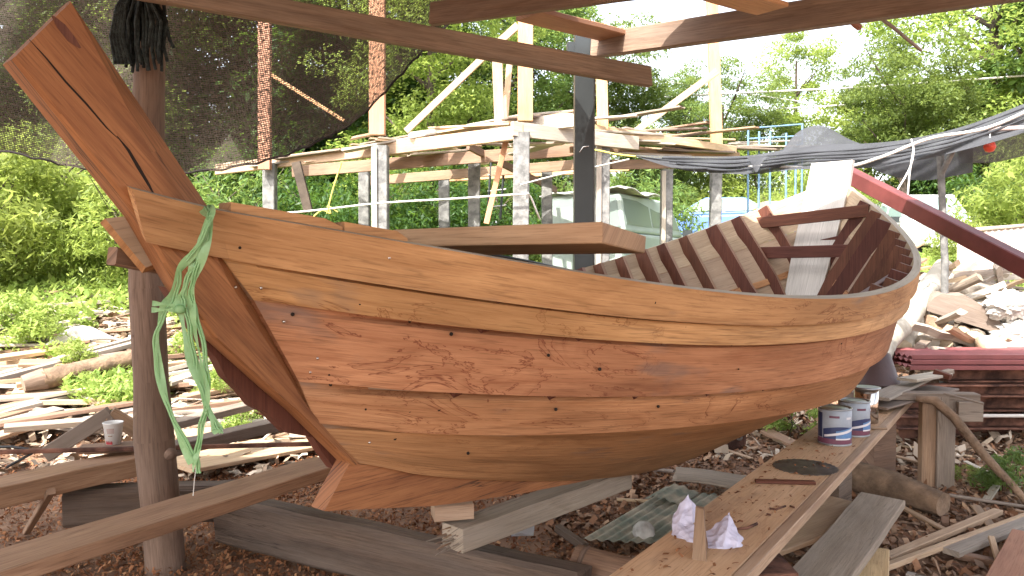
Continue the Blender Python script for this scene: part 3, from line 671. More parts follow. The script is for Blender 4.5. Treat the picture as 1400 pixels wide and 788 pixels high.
# plank with broad top face passing in front of the post
a=G(-60,784,.50); b=G(452,628,.50)
timber('long_plank',a-V((0,0,.03)),b-V((0,0,.03)),.225,.058,'redbrown','long brown plank running from the lower left corner to under the bow','plank',wob=.004)
a=G(-50,672,.47); b=G(196,618,.47)
timber('side_plank',a-V((0,0,.04)),b-V((0,0,.04)),.21,.10,'redbrown','brown plank ending at the round post, paper cup standing above it','plank')
timber('thin_board',G(120,612,.5)-V((0,0,.012)),G(186,608,.5)-V((0,0,.012)),.16,.022,'brown','small brown board against the post under the paper cup','board',seg=1,wob=0)
a=G(232,582,.42); b=G(350,552,.42)
timber('far_board',a,b,.13,.05,'weather','weathered board behind the green ribbon, farther of two','board')
a=G(232,610,.44); b=G(392,575,.44)
timber('far_board',a-V((0,0,.02)),b-V((0,0,.02)),.12,.07,'weather','grey weathered board behind the green ribbon, nearer of two','board')
timber('plywood_sheet',G(235,636,.10),G(420,604,.06),.55,.03,'fresh','pale sunlit panel lying on the shavings behind the bow','panel',seg=2)
timber('iron_rod',G(-30,619,.56),G(432,607,.56),.022,.022,'rust','long thin rusty rod lying behind the paper cup','rod',seg=2,wob=0)
timber('brace_stick',G(70,672,.43),G(36,728,.02),.035,.03,'brown','short slanting brown stick propping the side plank','stick',seg=2,wob=0)
# heavy old timbers
pa=G(306,672,.30); pb=G(800,768,.27)
timber('old_timber',pa-V((0,0,.13)),pb-V((0,0,.14)),.13,.25,'dkbeam','heavy grey weathered timber on the ground under the forefoot of the boat','timber',seg=16,wob=.012,ch=.02,ragged=.02)
timber('old_timber',tz(92,672,.33,.16),tz(330,684,.33,.16)+V((0,.3,0)),.14,.19,'dkbeam','shorter grey timber behind the long plank beside the round post','timber',seg=8,wob=.012,ch=.02)
mb=MB(); a=G(786,744,.26); b=G(1010,800,.2)
mb.tube([a+V((0,0,-.12)),a*.6+b*.4+V((0,0,-.12)),b+V((0,0,-.13))],[.115,.112,.10],20,lump=.02)
o=thing('round_log','tan round log with dark bands lying beside the heavy timber','log',(a.x,a.y,0)); part(mb,'log_body',M['brown'],o)
for f_ in (.06,.55,.62):
    c=a*(1-f_)+b*f_+V((0,0,-.12)); mb=MB(); mb.lathe(c,[(.1,-.012),(.119-.01*f_,-.010),(.119-.01*f_,.010),(.1,.012)],20,ax=(b-a)); part(mb,'log_band',M['post'],o)
# splintered prop under the keel
a=G(612,722,.415); b=G(850,640,.43); d=(b-a).normalized()
o=thing('prop_timber','pale square prop timber with a splintered end leading under the keel','timber',(a.x,a.y,.2))
mb=MB(); mb.board(a-V((-.02,-.02,.05)),b-V((0,0,.05)),.13,.10,seg=6,wob=.004); part(mb,'prop_body',M['weather'],o)
for i in range(26):
    mb=MB(); s_=a+V((.02,.02,-.05))+V((random.uniform(-.06,.05),random.uniform(-.02,.06),random.uniform(-.045,.045))); mb.board(s_+d*.05,s_-d*random.uniform(.02,.07)+V((0,0,random.uniform(-.015,.015))),random.uniform(.008,.02),random.uniform(.005,.012),w1=.004,t1=.003); part(mb,'splinter',M['weather' if i%2 else 'brown'],o)
for i,(a_,b_) in enumerate(()):
    c=G(*a_[:2],.4)+d*.1; mb=MB(); mb.box((c.x,c.y,.16),(.14,.12,.31),rz=.6); T(mb,'support_block',M['dkbeam'],('dark squared block under the splintered end of the prop timber','dark squared block holding the far end of the prop timber')[i],'block')
q=G(613,700,.47); timber('wedge_block',q+V((-.07,.05,-.01)),q+V((.09,.09,-.01)),.12,.065,'fresh','small square brown wedge block between keel and prop timber','block',seg=1,wob=0)
for i,t in enumerate(()):
    z=kbz(t); c=bp(t,0,0); mb=MB()
    o=thing('keel_block',('stack of dark blocks under the middle of the keel','stack of dark blocks under the after part of the keel')[i],'blocks',(c.x,c.y,0))
    n=3; hh=(z-.005)/n
    for j in range(n): mb=MB(); mb.box((c.x,c.y,hh*(j+.5)),(.20-.02*j,.13,hh-.003),rz=TH+.1*j); part(mb,'block',M['weather'],o)
o=thing('metal_bracket','dark rusty metal bracket with a round hole standing on the chips under the stern','bracket',G(985,622,0))
mb=MB(); a=G(945,625,.0); b=G(1018,618,.0); mb.hexa([a,b,b+V((.02,.03,0)),a+V((.02,.03,0))],[a+V((.12,0,.13)),b+V((0,0,.17)),b+V((.02,.03,.17)),a+V((.14,.03,.13))]); part(mb,'plate',M['rust'],o)
mb=MB(); mb.lathe(b+V((-.05,-.015,.12)),[(.012,-.01),(.026,-.01),(.026,.01),(.012,.01),(.012,-.01)],16,ax=(0,1,0)); part(mb,'ring',M['lid'],o)
timber('brown_board',G(1048,590,.10),G(1128,628,.04),.12,.03,'brown','narrow reddish brown board slanting behind the walkway below the stern','board',seg=2,wob=.003)
timber('pale_lath',G(1082,618,.05),G(1142,578,.06),.03,.03,'bleach','pale lath lying on the chips behind the nearest paint can','lath',seg=2,wob=.003)
# boards on the ground, centre
timber('plywood_scrap',G(925,650,.12),G(1022,662,.10),.30,.016,'weather','broken pale plywood scrap on the chips left of the walkway','board',seg=4,wob=.02,ragged=.02)
mb=MB(); c0=G(800,742,.05); 
def gs(u,v):
    a=G(795,742,.06); b=G(905,676,.06); c=G(1000,680,.06); 
    p=a+(b-a)*v+(c-b)*u; return p+V((0,0,.016+.006*math.sin(u*44)))
mb.grid(gs,60,4,su=.6,sv=.7); T(mb,'green_sheet',M['greensheet'],'faded green corrugated sheet half covered with chips beside the walkway','sheet')
mb=MB(); mb.grid(lambda u,v: gs(u*.5+.05,v*.3+.7)+V((0,0,.03+.02*math.sin(u*5))),20,4,su=.4,sv=.3); T(mb,'green_scrap',M['greensheet'],'dark torn scrap of sheet lying on top of the green corrugated sheet','sheet')
mb=MB(); c=G(880,735,.06); mb.lathe(c,[(.001,.085),(.03,.08),(.055,.055),(.06,.02),(.055,0)],12); o=T(mb,'grey_rock',M['stone'],'small grey rock beside the paper scraps','rock')
mb=MB(); c=G(715,728,.12)
verts=[c+V((random.uniform(-.07,.07),random.uniform(-.04,.04),random.uniform(-.02,.07))) for _ in range(16)]
bm=bmesh.new(); [bm.verts.new(p) for p in verts]; r_=bmesh.ops.convex_hull(bm,input=bm.verts); bm.verts.index_update(); vv=[p.co.copy() for p in bm.verts]; ff=[[q.index for q in f.verts] for f in bm.faces]; bm.free()
mb.add(vv,ff,None); T(mb,'plastic_bag',M['clear'],'crumpled clear plastic bag on the chips under the hull','bag')
timber('dark_tube',G(762,722,.10),G(800,748,.06),.04,.04,'dkbeam','short dark tube lying on the chips in front of the green sheet','tube',seg=1,wob=0)
timber('flat_board',G(1010,745,.22),G(1168,690,.22),.36,.025,'fresh','wide light brown board beneath the right edge of the walkway','board',seg=3,wob=.004)
timber('grey_plank',G(1095,822,.28),G(1205,683,.28),.215,.04,'weather','broad grey weathered plank with worn end, lying right of the walkway','plank',seg=8,wob=.006,ragged=.015)
timber('yellow_board',G(1180,830,.20),G(1188,750,.20),.17,.02,'ply','narrow yellowish board edge below the grey plank','board',seg=1,wob=0)
timber('dark_box',G(1000,788,.33),G(1078,788,.33),.2,.10,'rust','dark metal box end at the bottom under the walkway','box',seg=1,wob=0)
mb=MB(); a=G(1165,650,.12); b=G(1290,690,.10); mb.tube([a,a*.5+b*.5+V((0,0,.01)),b],[.10,.095,.07],14,lump=.06); T(mb,'fallen_log',M['brownbark'],'short brown bark log lying behind the grey plank','log')
# walkway plank
o=thing('walkway_plank','long light plywood topped plank raised on blocks along the right side of the boat','plank',(1.4,3.6,0))
e0=V((.33,2.38,.54)); d=V((.5655,.8247,0)); sd=V((.8247,-.5655,0))
a=e0-d*1.2+sd*.155; b=e0+d*4.05+sd*.155
mb=MB(); mb.board(a-V((0,0,.018)),b-V((0,0,.018)),.31,.036,seg=1,ch=.003); part(mb,'plank_top',M['ply'],o)
mb=MB(); mb.board(a+sd*.178-V((0,0,.019)),b+sd*.178-V((0,0,.019)),.04,.042,seg=14,wob=.003,ch=.003); part(mb,'edge_lath',M['fresh'],o)
for i,s_ in enumerate((.1,2.35)):
    c=e0+d*s_+sd*.16; mb=MB(); mb.box((c.x,c.y,.245),(.2,.12,.48),rz=TH); T(mb,'trestle_block',M['dkbeam'],('dark block under the near end of the walkway plank','dark block under the middle of the walkway plank')[i],'block')
def onb():
    s_=random.uniform(-.2,4.); q=e0+d*s_+sd*random.uniform(.0,.3); return (q.x,q.y,.5405)
scatter('bench_shavings',M['sawdust'],420,onb,(.004,.022),'fine wood crumbs lying on the walkway plank','crumbs',.25)
def can(c,label,r=.083,h=.19,rz=0.,lid=True):
    o=thing('paint_can',label,'paint can',c)
    mb=MB(); mb.lathe(c,[(.001,0),(r,0),(r,h),(r-.003,h+.002)],36); part(mb,'can_body',M['label1'],o)
    mb=MB(); mb.lathe(c,[(r-.001,h-.004),(r+.003,h-.003),(r+.003,h+.004),(r-.006,h+.005),(r-.008,h-.006),(r-.014,h-.008),(r-.016,h+.001),(.001,h+.001)],36); part(mb,'lid',M['lid'],o)
    mb=MB(); mb.lathe(c,[(r+.0015,.0),(r+.0025,.002),(r+.0025,.006),(r+.001,.008)],36); part(mb,'bottom_rim',M['lid'],o)
    def patch(a0,a1,f0,f1,mat,off=.0012,n=14,name='label_print'):
        mb=MB(); vs=[];fs=[]
        for i in range(n+1):
            q=a0+(a1-a0)*i/n+rz
            for z in (f0(i/n),f1(i/n)): vs.append(V(c)+V((math.cos(q)*(r+off),math.sin(q)*(r+off),z*h)))
        for i in range(n): fs.append([i*2,i*2+2,i*2+3,i*2+1])
        mb.add(vs,fs,(0,0,1),0,True); part(mb,name,M[mat],o)
    patch(0,6.283,lambda u:.06,lambda u:.20,'label4',n=36)
    patch(-2.7,-.6,lambda u:.2,lambda u:.46+.08*math.sin(u*3),'label2')
    patch(-1.9,-.7,lambda u:.2,lambda u:.42+.1*u,'label3',.002)
    patch(-2.6,-.6,lambda u:.24+.18*u,lambda u:.30+.2*u,'label5',.0028)
    patch(-1.9,-.9,lambda u:.18,lambda u:.22,'label5',.0028)
    patch(-1.25,-.85,lambda u:.74,lambda u:.80,'label5',.002)
    patch(-2.3,-1.7,lambda u:.78,lambda u:.84,'label4',.002)
    patch(2.6,3.5,lambda u:.22,lambda u:.9,'label2',.001)
    return o
c1=G(1141,606,.54); c2=G(1167,594,.54); c3=G(1184,577,.54)
can(c1,'paint can with pale blue label, nearest of the tins on the walkway'); can(c2,'paint can with pale blue label, half hidden behind the nearest one',rz=.5)
o=thing('bright_tin','bright bare metal tin without label behind the two paint cans','tin',c3); mb=MB(); r=.068;h=.205
mb.lathe(c3,[(.001,.0),(r,0),(r,h),(r-.003,h),(r-.003,.01)],36); part(mb,'tin_body',M['chrome'],o)
mb=MB(); mb.lathe(c3,[(r-.002,h-.004),(r+.012,h-.002),(r+.012,h+.008),(r-.01,h+.01),(.001,h+.006)],30); part(mb,'lid',M['lid'],o)
timber('small_stick',G(1180,585,.548),G(1212,586,.548),.03,.012,'brown','small dark stick beside the bright tin','stick',seg=1,wob=0)
# upside-down bucket
c=G(1190,522,.64); c.y-=.1; o=thing('brown_bucket','dark brown bucket standing upside down at the far end of the walkway','bucket',c); mb=MB()
mb.lathe(c,[(.155,0),(.16,.01),(.15,.015),(.085,.215),(.078,.222),(.001,.224)],30); part(mb,'bucket_body',M['bucket'],o)
mb=MB(); mb.lathe(c+V((0,0,.222)),[(.05,0),(.052,.012),(.04,.014),(.001,.010)],20); part(mb,'bucket_base',M['lid'],o)
mb=MB(); mb.box((c.x,c.y+.05,.3),(.24,.2,.655),rz=.5); T(mb,'wooden_crate',M['brown'],'brown wooden block under the upside down bucket','block')
# saw blade
c=G(1101,639,.5415); mb=MB(); n=60; prof=[]
vs=[c+V((math.cos(2*math.pi*i/n),math.sin(2*math.pi*i/n),0))*(.148 if i%2 else .140) for i in range(n)]; vi=[c+V((math.cos(2*math.pi*i/n)*.012,math.sin(2*math.pi*i/n)*.012,0)) for i in range(n)]
up=V((0,0,.0025)); mb.add(vs+vi+[p+up for p in vs]+[p+up for p in vi],[[n*2+i,n*2+(i+1)%n,n*3+(i+1)%n,n*3+i] for i in range(n)]+[[i,(i+1)%n,n*2+(i+1)%n,n*2+i] for i in range(n)]+[[n+i,n+(i+1)%n,n*3+(i+1)%n,n*3+i] for i in range(n)],(1,0,0))
T(mb,'saw_blade',M['disc'],'round toothed saw blade lying flat on the walkway plank','saw blade')
timber('red_stick',G(1033,658,.549),G(1114,660,.549),.035,.014,'rib','dark red flat stick lying across the walkway plank','stick',seg=1,wob=0)
mb=MB(); mb.tube([G(1004,724,.545),G(1022,722,.55),G(1035,716,.545)],.005,6); T(mb,'bent_nail',M['rust'],'thin bent rusty nail on the walkway beside the paper','nail')
for i,(x,y,x2,y2) in enumerate(((1052,695,1062,697),(1062,696,1074,692),(1080,692,1086,694),(1048,703,1054,704))):
    mb=MB(); mb.tube([G(x,y,.544),G(x2,y2,.544)],.004,5); T(mb,'wood_splinter',M['rust'],'tiny dark splinter on the walkway between blade and paper','splinter','splinters on the walkway')
# crumpled paper and upright stick
def paper(pts,tris,label):
    mb=MB(); vs=[P(*p) for p in pts]; mb.add(vs,tris,(0,0,1)); o=T(mb,'crumpled_paper',M['paper'],label,'paper')
    u_=o.modifiers.new('u','SUBSURF'); u_.subdivision_type='SIMPLE'; u_.levels=4; u_.render_levels=4
    tx=bpy.data.textures.new('crumple','VORONOI'); tx.noise_scale=.035; d_=o.modifiers.new('d','DISPLACE'); d_.texture=tx; d_.strength=.015; d_.texture_coords='GLOBAL'
    s_=o.modifiers.new('s','SOLIDIFY'); s_.thickness=.0015; return o
paper([(941,676,2.80),(920,702,2.78),(918,734,2.68),(936,748,2.60),(965,752,2.58),(948,716,2.70),(946,690,2.77),(957,705,2.85),(950,735,2.62),(930,715,2.72)],
      [[0,1,9],[0,9,6],[1,2,9],[2,3,9],[3,8,9],[8,5,9],[5,6,9],[0,6,7],[6,5,7],[5,8,4],[8,3,4]],'crumpled pale lilac paper standing left of the small stick on the walkway')
paper([(998,700,2.72),(966,728,2.66),(968,750,2.56),(990,752,2.55),(1012,748,2.56),(1010,728,2.66),(994,724,2.60),(1002,715,2.70),(1024,748,2.62),(980,740,2.58)],
      [[0,1,6],[1,2,9],[1,9,6],[2,3,9],[9,3,6],[0,6,7],[6,3,4],[6,4,5],[6,5,7],[5,4,8]],'crumpled pale lilac paper lying right of the small stick on the walkway')
mb=MB(); mb.hexa([P(946,765,2.46),P(966,769,2.44),P(967,758,2.54),P(948,754,2.56)],[P(951,693,2.58),P(962,697,2.56),P(963,694,2.60),P(952,691,2.62)],(0,0,1)); T(mb,'wood_offcut',M['brown'],'small brown wedge shaped offcut standing on the walkway between the papers','offcut')
# trestle at the far end
o=thing('trestle','wooden trestle post of two boards carrying the far end of the walkway','trestle',G(1277,668,0))
q=G(1277,668,0); mb=MB(); mb.board((q.x-.05,q.y,0),(q.x-.05,q.y,.60),.055,.10,up=(1,0,0),ch=.004); part(mb,'leg',M['brown'],o)
mb=MB(); mb.board((q.x+.05,q.y-.02,0),(q.x+.05,q.y-.02,.62),.055,.12,up=(1,0,0),ch=.004); part(mb,'leg',M['weather'],o)
mb=MB(); mb.board((q.x-.75,q.y+.1,.62),(q.x+.26,q.y-.02,.62),.10,.05,seg=3,wob=.003); part(mb,'crosspiece',M['weather'],o)
mb=MB(); mb.board((q.x+.1,q.y-.08,.53),(q.x+.26,q.y-.08,.53),.03,.13); part(mb,'end_plate',M['weather'],o)
for i,(a,b,w_,t_,m_,lb) in enumerate((((1172,540,.60),(1300,508,.68),.05,.035,'weather','holed grey lath slanting over the boards at the far end of the walkway'),
    ((1190,556,.575),(1290,530,.60),.22,.015,'weather','thin grey board at the far end of the walkway'),
    ((1200,545,.63),(1262,516,.66),.14,.02,'bleach','pale board on top of the heap beside the bucket'),
    ((1240,520,.70),(1290,512,.70),.14,.02,'bleach','short pale board on the topmost layer above the trestle'),
    ((1278,508,.73),(1300,516,.70),.05,.04,'rib','small reddish block at the edge of the board heap above the trestle'),
    ((1290,538,.66),(1345,552,.62),.02,.012,'weather','thin pointed splinter sticking out right of the trestle top'))):
    timber('heap_board',G(*a),G(*b),w_,t_,m_,lb,'board',seg=3,wob=.004)
# curved bark strip leaning from the trestle
mb=MB(); pts=[P(1252,545,5.0),P(1278,548,4.95),P(1305,572,4.9),P(1345,622,4.8),P(1385,665,4.7),P(1425,712,4.55)]
mb.tube(pts,[.02,.03,.032,.03,.026,.02],8,lump=.15); T(mb,'bark_branch',M['brownbark'],'curved barky branch leaning from the trestle down to the right','branch')
# scrap laths lower right
for i,(a,b,w_,t_,m_,lb) in enumerate((((1192,772,.03),(1365,700,.05),.055,.03,'fresh','long pale lath, uppermost of the laths at the lower right'),
    ((1190,784,.05),(1420,700,.07),.035,.03,'fresh','longest thin pale lath reaching the right edge at the bottom'),
    ((1300,756,.05),(1420,708,.07),.085,.03,'bleach','pale flat board with a pointed end at the lower right'),
    ((1306,758,.03),(1372,772,.03),.06,.03,'brown','short dark brown board under the pointed pale board'),
    ((1355,735,.10),(1375,800,.02),.03,.02,'fresh','small upright lath between boards at the lower right'),
    ((1390,815,.10),(1425,735,.10),.26,.03,'redwood','pinkish broad board cut by the lower right corner'),
    ((1240,786,.02),(1300,800,.02),.05,.02,'bleach','pale lath lying at the bottom right of the yellowish board'),
    ((1300,800,.02),(1345,790,.02),.05,.02,'brown','small brown lath at the bottom edge right of the grey plank'))):
    timber('scrap_lath',G(*a),G(*b),w_,t_,m_,lb,'lath',seg=3,wob=.003)
for i in range(46):
    x=random.uniform(.8,4.6); y=random.uniform(3.2,6.6); a=random.uniform(0,3.14); L=random.uniform(.12,.55); z=gz(x,y)+random.uniform(.01,.05)
    if abs((x-.33)-(y-2.38)*.686)<.35: continue
    timber('scrap_stick',(x,y,z),(x+math.cos(a)*L,y+math.sin(a)*L,z+random.uniform(-.01,.05)),random.uniform(.015,.06),random.uniform(.008,.02),random.choice(['fresh','brown','weather','bleach']),'small wood offcut among the brown chips right of the boat','offcut',seg=1,wob=0,group='small offcuts on the chips')
# paper cup
c=G(155,607,.52); o=thing('paper_cup','white paper cup with small red print standing by the round post','cup',c)
mb=MB(); r0,r1,h=.036,.050,.115; mb.lathe(c,[(.001,.004),(r0,.0),(r1,h),(r1+.003,h+.002),(r1,h+.005),(r1-.003,h+.001),(r0-.002,.008),(.001,.008)],30); part(mb,'cup_body',M['cup'],o)
def cpatch(a0,a1,z0,z1,mat='cupred',zig=0):
    mb=MB(); vs=[];fs=[]; n=10
    for i in range(n+1):
        q=a0+(a1-a0)*i/n
        for z in (z0,z1+(zig if i%2 else 0)): r=r0+(r1-r0)*z+.0012; vs.append(c+V((math.cos(q)*r,math.sin(q)*r,z*h)))
    for i in range(n): fs.append([i*2,i*2+2,i*2+3,i*2+1])
    mb.add(vs,fs,(0,0,1),0,True); part(mb,'cup_print',M[mat],o)
cpatch(-2.9,-2.5,.55,.75); cpatch(-2.2,-1.2,.03,.12,zig=.1); cpatch(-1.7,-1.2,.42,.46,'brown'); cpatch(-1.8,-1.0,.55,.8,'pinksheet')
timber('cup_board',G(108,612,.52)-V((0,0,.01)),G(190,606,.52)-V((0,0,.01)),.17,.018,'brown','brown board carrying the paper cup beside the post','board',seg=1,wob=0)
mb=MB(); mb.tube([G(-20,612,.55),G(15,611,.57),G(38,614,.56),G(44,620,.55),G(20,633,.5),G(8,640,.48)],.007,8); T(mb,'black_hose',M['blackp'],'bent black hose end at the left edge beside the rusty rod','hose')
# tilted frame board behind the cup
timber('leaning_board',G(62,622,.40),G(152,566,.62),.05,.09,'weather','weathered board leaning up to a ridge behind the paper cup, left slope','board',seg=3)
timber('leaning_board',G(150,566,.62),G(190,590,.5),.05,.09,'brown','dark board falling from the ridge behind the paper cup, right slope','board',seg=2)
# ------------------------------------------------------------------ scrap heap on the left
random.seed(21)
def onT(px,py,h=0.):
    # point on the terrain seen at this direction, lifted by h
    r=ray(px,py); t=3.
    while t<60:
        q=V((0,0,EYE))+r*t
        if q.z<gz(q.x,q.y)+h: return q
        t+=.02
    return q
# main visible boards: (px,py)->(px,py), width, thick, material
hb=[((-40,575),(115,533),.17,.04,'bleach','sun bleached wide board at the left edge above the cup'),
((-40,592),(80,560),.16,.05,'bleach','pale board at the left edge, lowest in the heap'),
((-40,548),(85,540),.20,.03,'weather','broad board with dark lower edge at the left margin of the heap'),
((108,545),(200,520),.30,.03,'bleach','broad whitish board in front of the round post'),
((-20,523),(190,470),.09,.05,'bleach','very long narrow pale lath crossing the whole heap'),
((-20,518),(190,462),.07,.05,'bleach','long pale lath just behind the longest one'),
((30,455),(120,436),.16,.05,'bleach','pale plank in the weeds at the top of the heap'),
((-30,463),(75,462),.07,.04,'bleach','thin pale lath level at the top left of the heap'),
((100,492),(200,480),.2,.04,'weather','grey board next to the round post in the heap'),
((-20,600),(70,575),.2,.03,'fresh','light board at the very left behind the black hose'),
((180,560),(120,575),.18,.03,'bleach','short pale board behind the paper cup'),
((-10,560),(60,545),.15,.03,'brown','brown board in the middle of the left heap'),
((232,470),(300,450),.2,.05,'bleach','pale board between post and green ribbon'),
((225,525),(330,490),.14,.04,'bleach','pale board seen behind the ribbon loops'),
((250,545),(345,525),.12,.04,'brown','brown board behind the ribbon loops'),
((-30,505),(70,500),.12,.05,'weather','grey board under the long laths at the left edge')]
for a,b,w_,t_,m_,lb in hb:
    p=onT(*a,.10+t_); q=onT(*b,.10+t_); timber('scrap_board',p,q,w_*1.2,t_,m_,lb,'board',seg=5,wob=.008,ch=.005)
a=onT(58,520,.22);b=onT(200,485,.28)
mb=MB(); mb.tube([a,a*.5+b*.5,b],[.10,.095,.09],14,lump=.06); o=thing('scrap_log','half rotten brown log lying in the scrap heap left of the post','log',a); part(mb,'log_body',M['brownbark'],o)
mb=MB(); mb.tube([a+(a-b).normalized()*.16,a-(a-b).normalized()*.02],[.075,.098],12,lump=.2); part(mb,'rotten_end',M['post'],o)
# bent white sheet
def ws(u,v):
    a=onT(55,478,.1); return a+V((.62*u+.2*v, .1*v+.3*u, .26*math.sin(u*2.6)*(1-v*.7)))
mb=MB(); mb.grid(ws,8,6); o=T(mb,'curled_sheet',M['whitecloth'],'curled white sheet of metal standing up from the heap in the weeds','sheet'); o.modifiers.new('s','SOLIDIFY').thickness=.004
# anonymous rest of the heap
kinds=['bleach','bleach','weather','brown','bleach','fresh']
for i in range(150):
    y=random.uniform(6.2,12.5); x=-y*random.uniform(.22,.74); 
    if y>10 and random.random()<.55: continue
    a=random.gauss(.25,.35); L=random.uniform(.5,2.2); z=gz(x,y)+random.uniform(.02,.15)
    timber('heap_plank',(x-math.cos(a)*L/2,y-math.sin(a)*L/2,z),(x+math.cos(a)*L/2,y+math.sin(a)*L/2,gz(x+math.cos(a)*L/2,y+math.sin(a)*L/2)+random.uniform(.02,.16)),random.uniform(.04,.2),random.uniform(.02,.05),random.choice(kinds),'weathered loose plank in the scrap heap on the left slope','plank',seg=3,wob=.008,group='loose planks in the left heap',roll=random.uniform(-.3,.3))
for i in range(60):
    y=random.uniform(6.,11); x=-y*random.uniform(.2,.72); a=random.uniform(-.5,1.2); L=random.uniform(.3,1.1); z=gz(x,y)+.08
    mb=MB(); mb.tube([(x,y,z),(x+math.cos(a)*L*.5,y+math.sin(a)*L*.5,z+random.uniform(.02,.14)),(x+math.cos(a)*L,y+math.sin(a)*L,z+random.uniform(-.02,.15))],[.014,.011,.006],6,lump=.1)
    T(mb,'heap_stick',M[random.choice(['bark','brownbark','birch'])],'thin dry stick lying among the scrap boards on the left','stick','dry sticks in the left heap')
# ------------------------------------------------------------------ log pile and steel at the right
def log(a,b,r0,r1,mat,label,lump=.05,n=12,bend=.03,name='log'):
    a=V(a);b=V(b); o=thing(name,label,'log',(a.x,a.y,min(a.z,b.z)-r0)); mb=MB(); m=7; pts=[];rr=[]
    for i in range(m):
        f=i/(m-1); pts.append(a*(1-f)+b*f+V((random.uniform(-bend,bend),random.uniform(-bend,bend),random.uniform(-bend,bend)))); rr.append((r0*(1-f)+r1*f)*random.uniform(.93,1.07))
    mb.tube(pts,rr,n,lump=lump,cap=False); part(mb,'bark',M[mat],o)
    for q,t,r in ((pts[0],pts[0]-pts[1],rr[0]),(pts[-1],pts[-1]-pts[-2],rr[-1])):
        mb=MB(); mb.lathe(q,[(r*.98,-.01),(r*.97,.004),(.001,.008)],n,ax=t); part(mb,'cut_end',M['cutface'],o)
    return o
log(P(1196,492,6.3),P(1290,366,8.0),.095,.10,'birch','long pale barked log leaning up along the stern of the boat')
log(P(1262,395,7.6),P(1352,398,7.7),.07,.06,'bark','pale knotty log lying across the top of the heap',lump=.16)
log(P(1236,480,6.9),P(1258,425,7.5),.10,.11,'birch','short thick white log standing between leaning log and slab')
log(P(1212,470,7.2),P(1262,440,7.6),.07,.07,'brownbark','brown log behind the leaning pale log')
log(P(1330,470,6.9),P(1352,462,7.6),.10,.10,'bark','round log end under the big cut slab, right one')
log(P(1292,475,6.9),P(1310,462,7.6),.085,.085,'bark','round log end under the big cut slab, left one')
log(P(1310,462,6.95),P(1330,440,7.6),.08,.08,'brownbark','dark log end in the shadow of the cut slab')
log(P(1362,430,7.2),P(1420,410,8.0),.10,.11,'bark','log under the white sheeting at the right edge')
log(P(1340,475,6.7),P(1430,470,6.9),.09,.09,'birch','pale log just above the red sheets')
log(P(1275,440,7.2),P(1290,470,7.0),.09,.10,'brownbark','dark upright stump under the cut slab')
for i in range(36):
    x=random.uniform(3.6,7.5); y=random.uniform(7.2,9.4); z=gz(x,y)+random.uniform(.05,.55)*(1 if y<8.6 else .6); a=random.uniform(-.6,2.2); L=random.uniform(.4,1.2)
    log((x,y,z),(x+math.cos(a)*L,y+math.sin(a)*L,z+random.uniform(-.05,.3)),random.uniform(.06,.12),random.uniform(.06,.11),random.choice(['bark','birch','bark','brownbark']),'rough log piled in the heap behind the red roofing sheets',name='piled_log')['group']='logs in the right heap'
# half round slab
ax=(P(1365,455,7.0)-P(1280,428,7.2)).normalized(); c=P(1322,442,7.0)
mb=MB(); pts=[]
for i in range(15):
    q=math.pi*i/14; pts.append(c-ax*(math.cos(q)*.33)+V((0,.03,math.sin(q)*.24*(1+.06*math.sin(i*2)))))
mb.prism(pts,V((.05,.20,.02)),ax); T(mb,'wood_slab',M['weather'],'big half round sawn slab lying tilted on the log heap','slab')
for i,(px,py,r,sx,sy,lb) in enumerate(((1378,418,.13,1.3,.8,'whitish crumpled sheeting, upper one at the right edge'),(1398,458,.17,1.2,1.,'whitish crumpled sheeting, lower one at the right edge'))):
    c=P(px,py,6.9); mb=MB()
    def blob(u,v,c=c,r=r,i=i):
        a=u*6.2832; b=(v-.5)*3.14; q=V((math.cos(a)*math.cos(b),math.sin(a)*math.cos(b),math.sin(b)))
        k_=1+.28*abs(math.sin(q.x*6+q.z*5+i))*abs(math.cos(q.z*8-q.y*5))+.10*math.sin(q.x*23+q.z*19+q.y*9)+.06*math.sin(q.z*47+q.x*31)
        return c+V((q.x*r*1.25*k_,q.y*r*k_,q.z*r*.9*k_))
    mb.grid(blob,48,28); T(mb,'white_sheeting',M['whitecloth'],lb,'sheeting')
def firewood(c,ax,L,r,label):
    # a split billet: wedge section with rough bark side
    o=thing('firewood',label,'firewood',c); o['group']='split firewood in the right heap'; ax=V(ax).normalized(); a=ax.orthogonal().normalized(); b=ax.cross(a); k0=random.uniform(0,6.28)
    sec=[(0,0)]+[(math.cos(k0+t*1.9/5)*r,math.sin(k0+t*1.9/5)*r) for t in range(6)]
    mb=MB(); n=5; vs=[]
    for i in range(n+1): 
        w_=V((random.uniform(-.01,.01),)*3)
        vs+=[V(c)+ax*(L*i/n)+w_+a*x*random.uniform(.92,1.06)+b*y*random.uniform(.92,1.06) for x,y in sec]
    fs=[[i*7+k,i*7+(k+1)%7,i*7+7+(k+1)%7,i*7+7+k] for i in range(n) for k in range(7)]+[list(range(7)),[n*7+k for k in range(7)]]
    mb.add(vs,fs,ax); part(mb,'billet',M[random.choice(['bleach','weather','fresh','bleach'])],o)
random.seed(77)
for i in range(85):
    px=random.uniform(1225,1430); py=random.uniform(376,486); Y=6.8+(486-py)/110*1.6+random.uniform(-.1,.2); a=random.uniform(0,6.28)
    firewood(P(px,py,Y),(math.cos(a),math.sin(a)*.9,random.uniform(-.45,.45)),random.uniform(.35,.85),random.uniform(.045,.085),'split pale billet of firewood in the heap beside the stern')
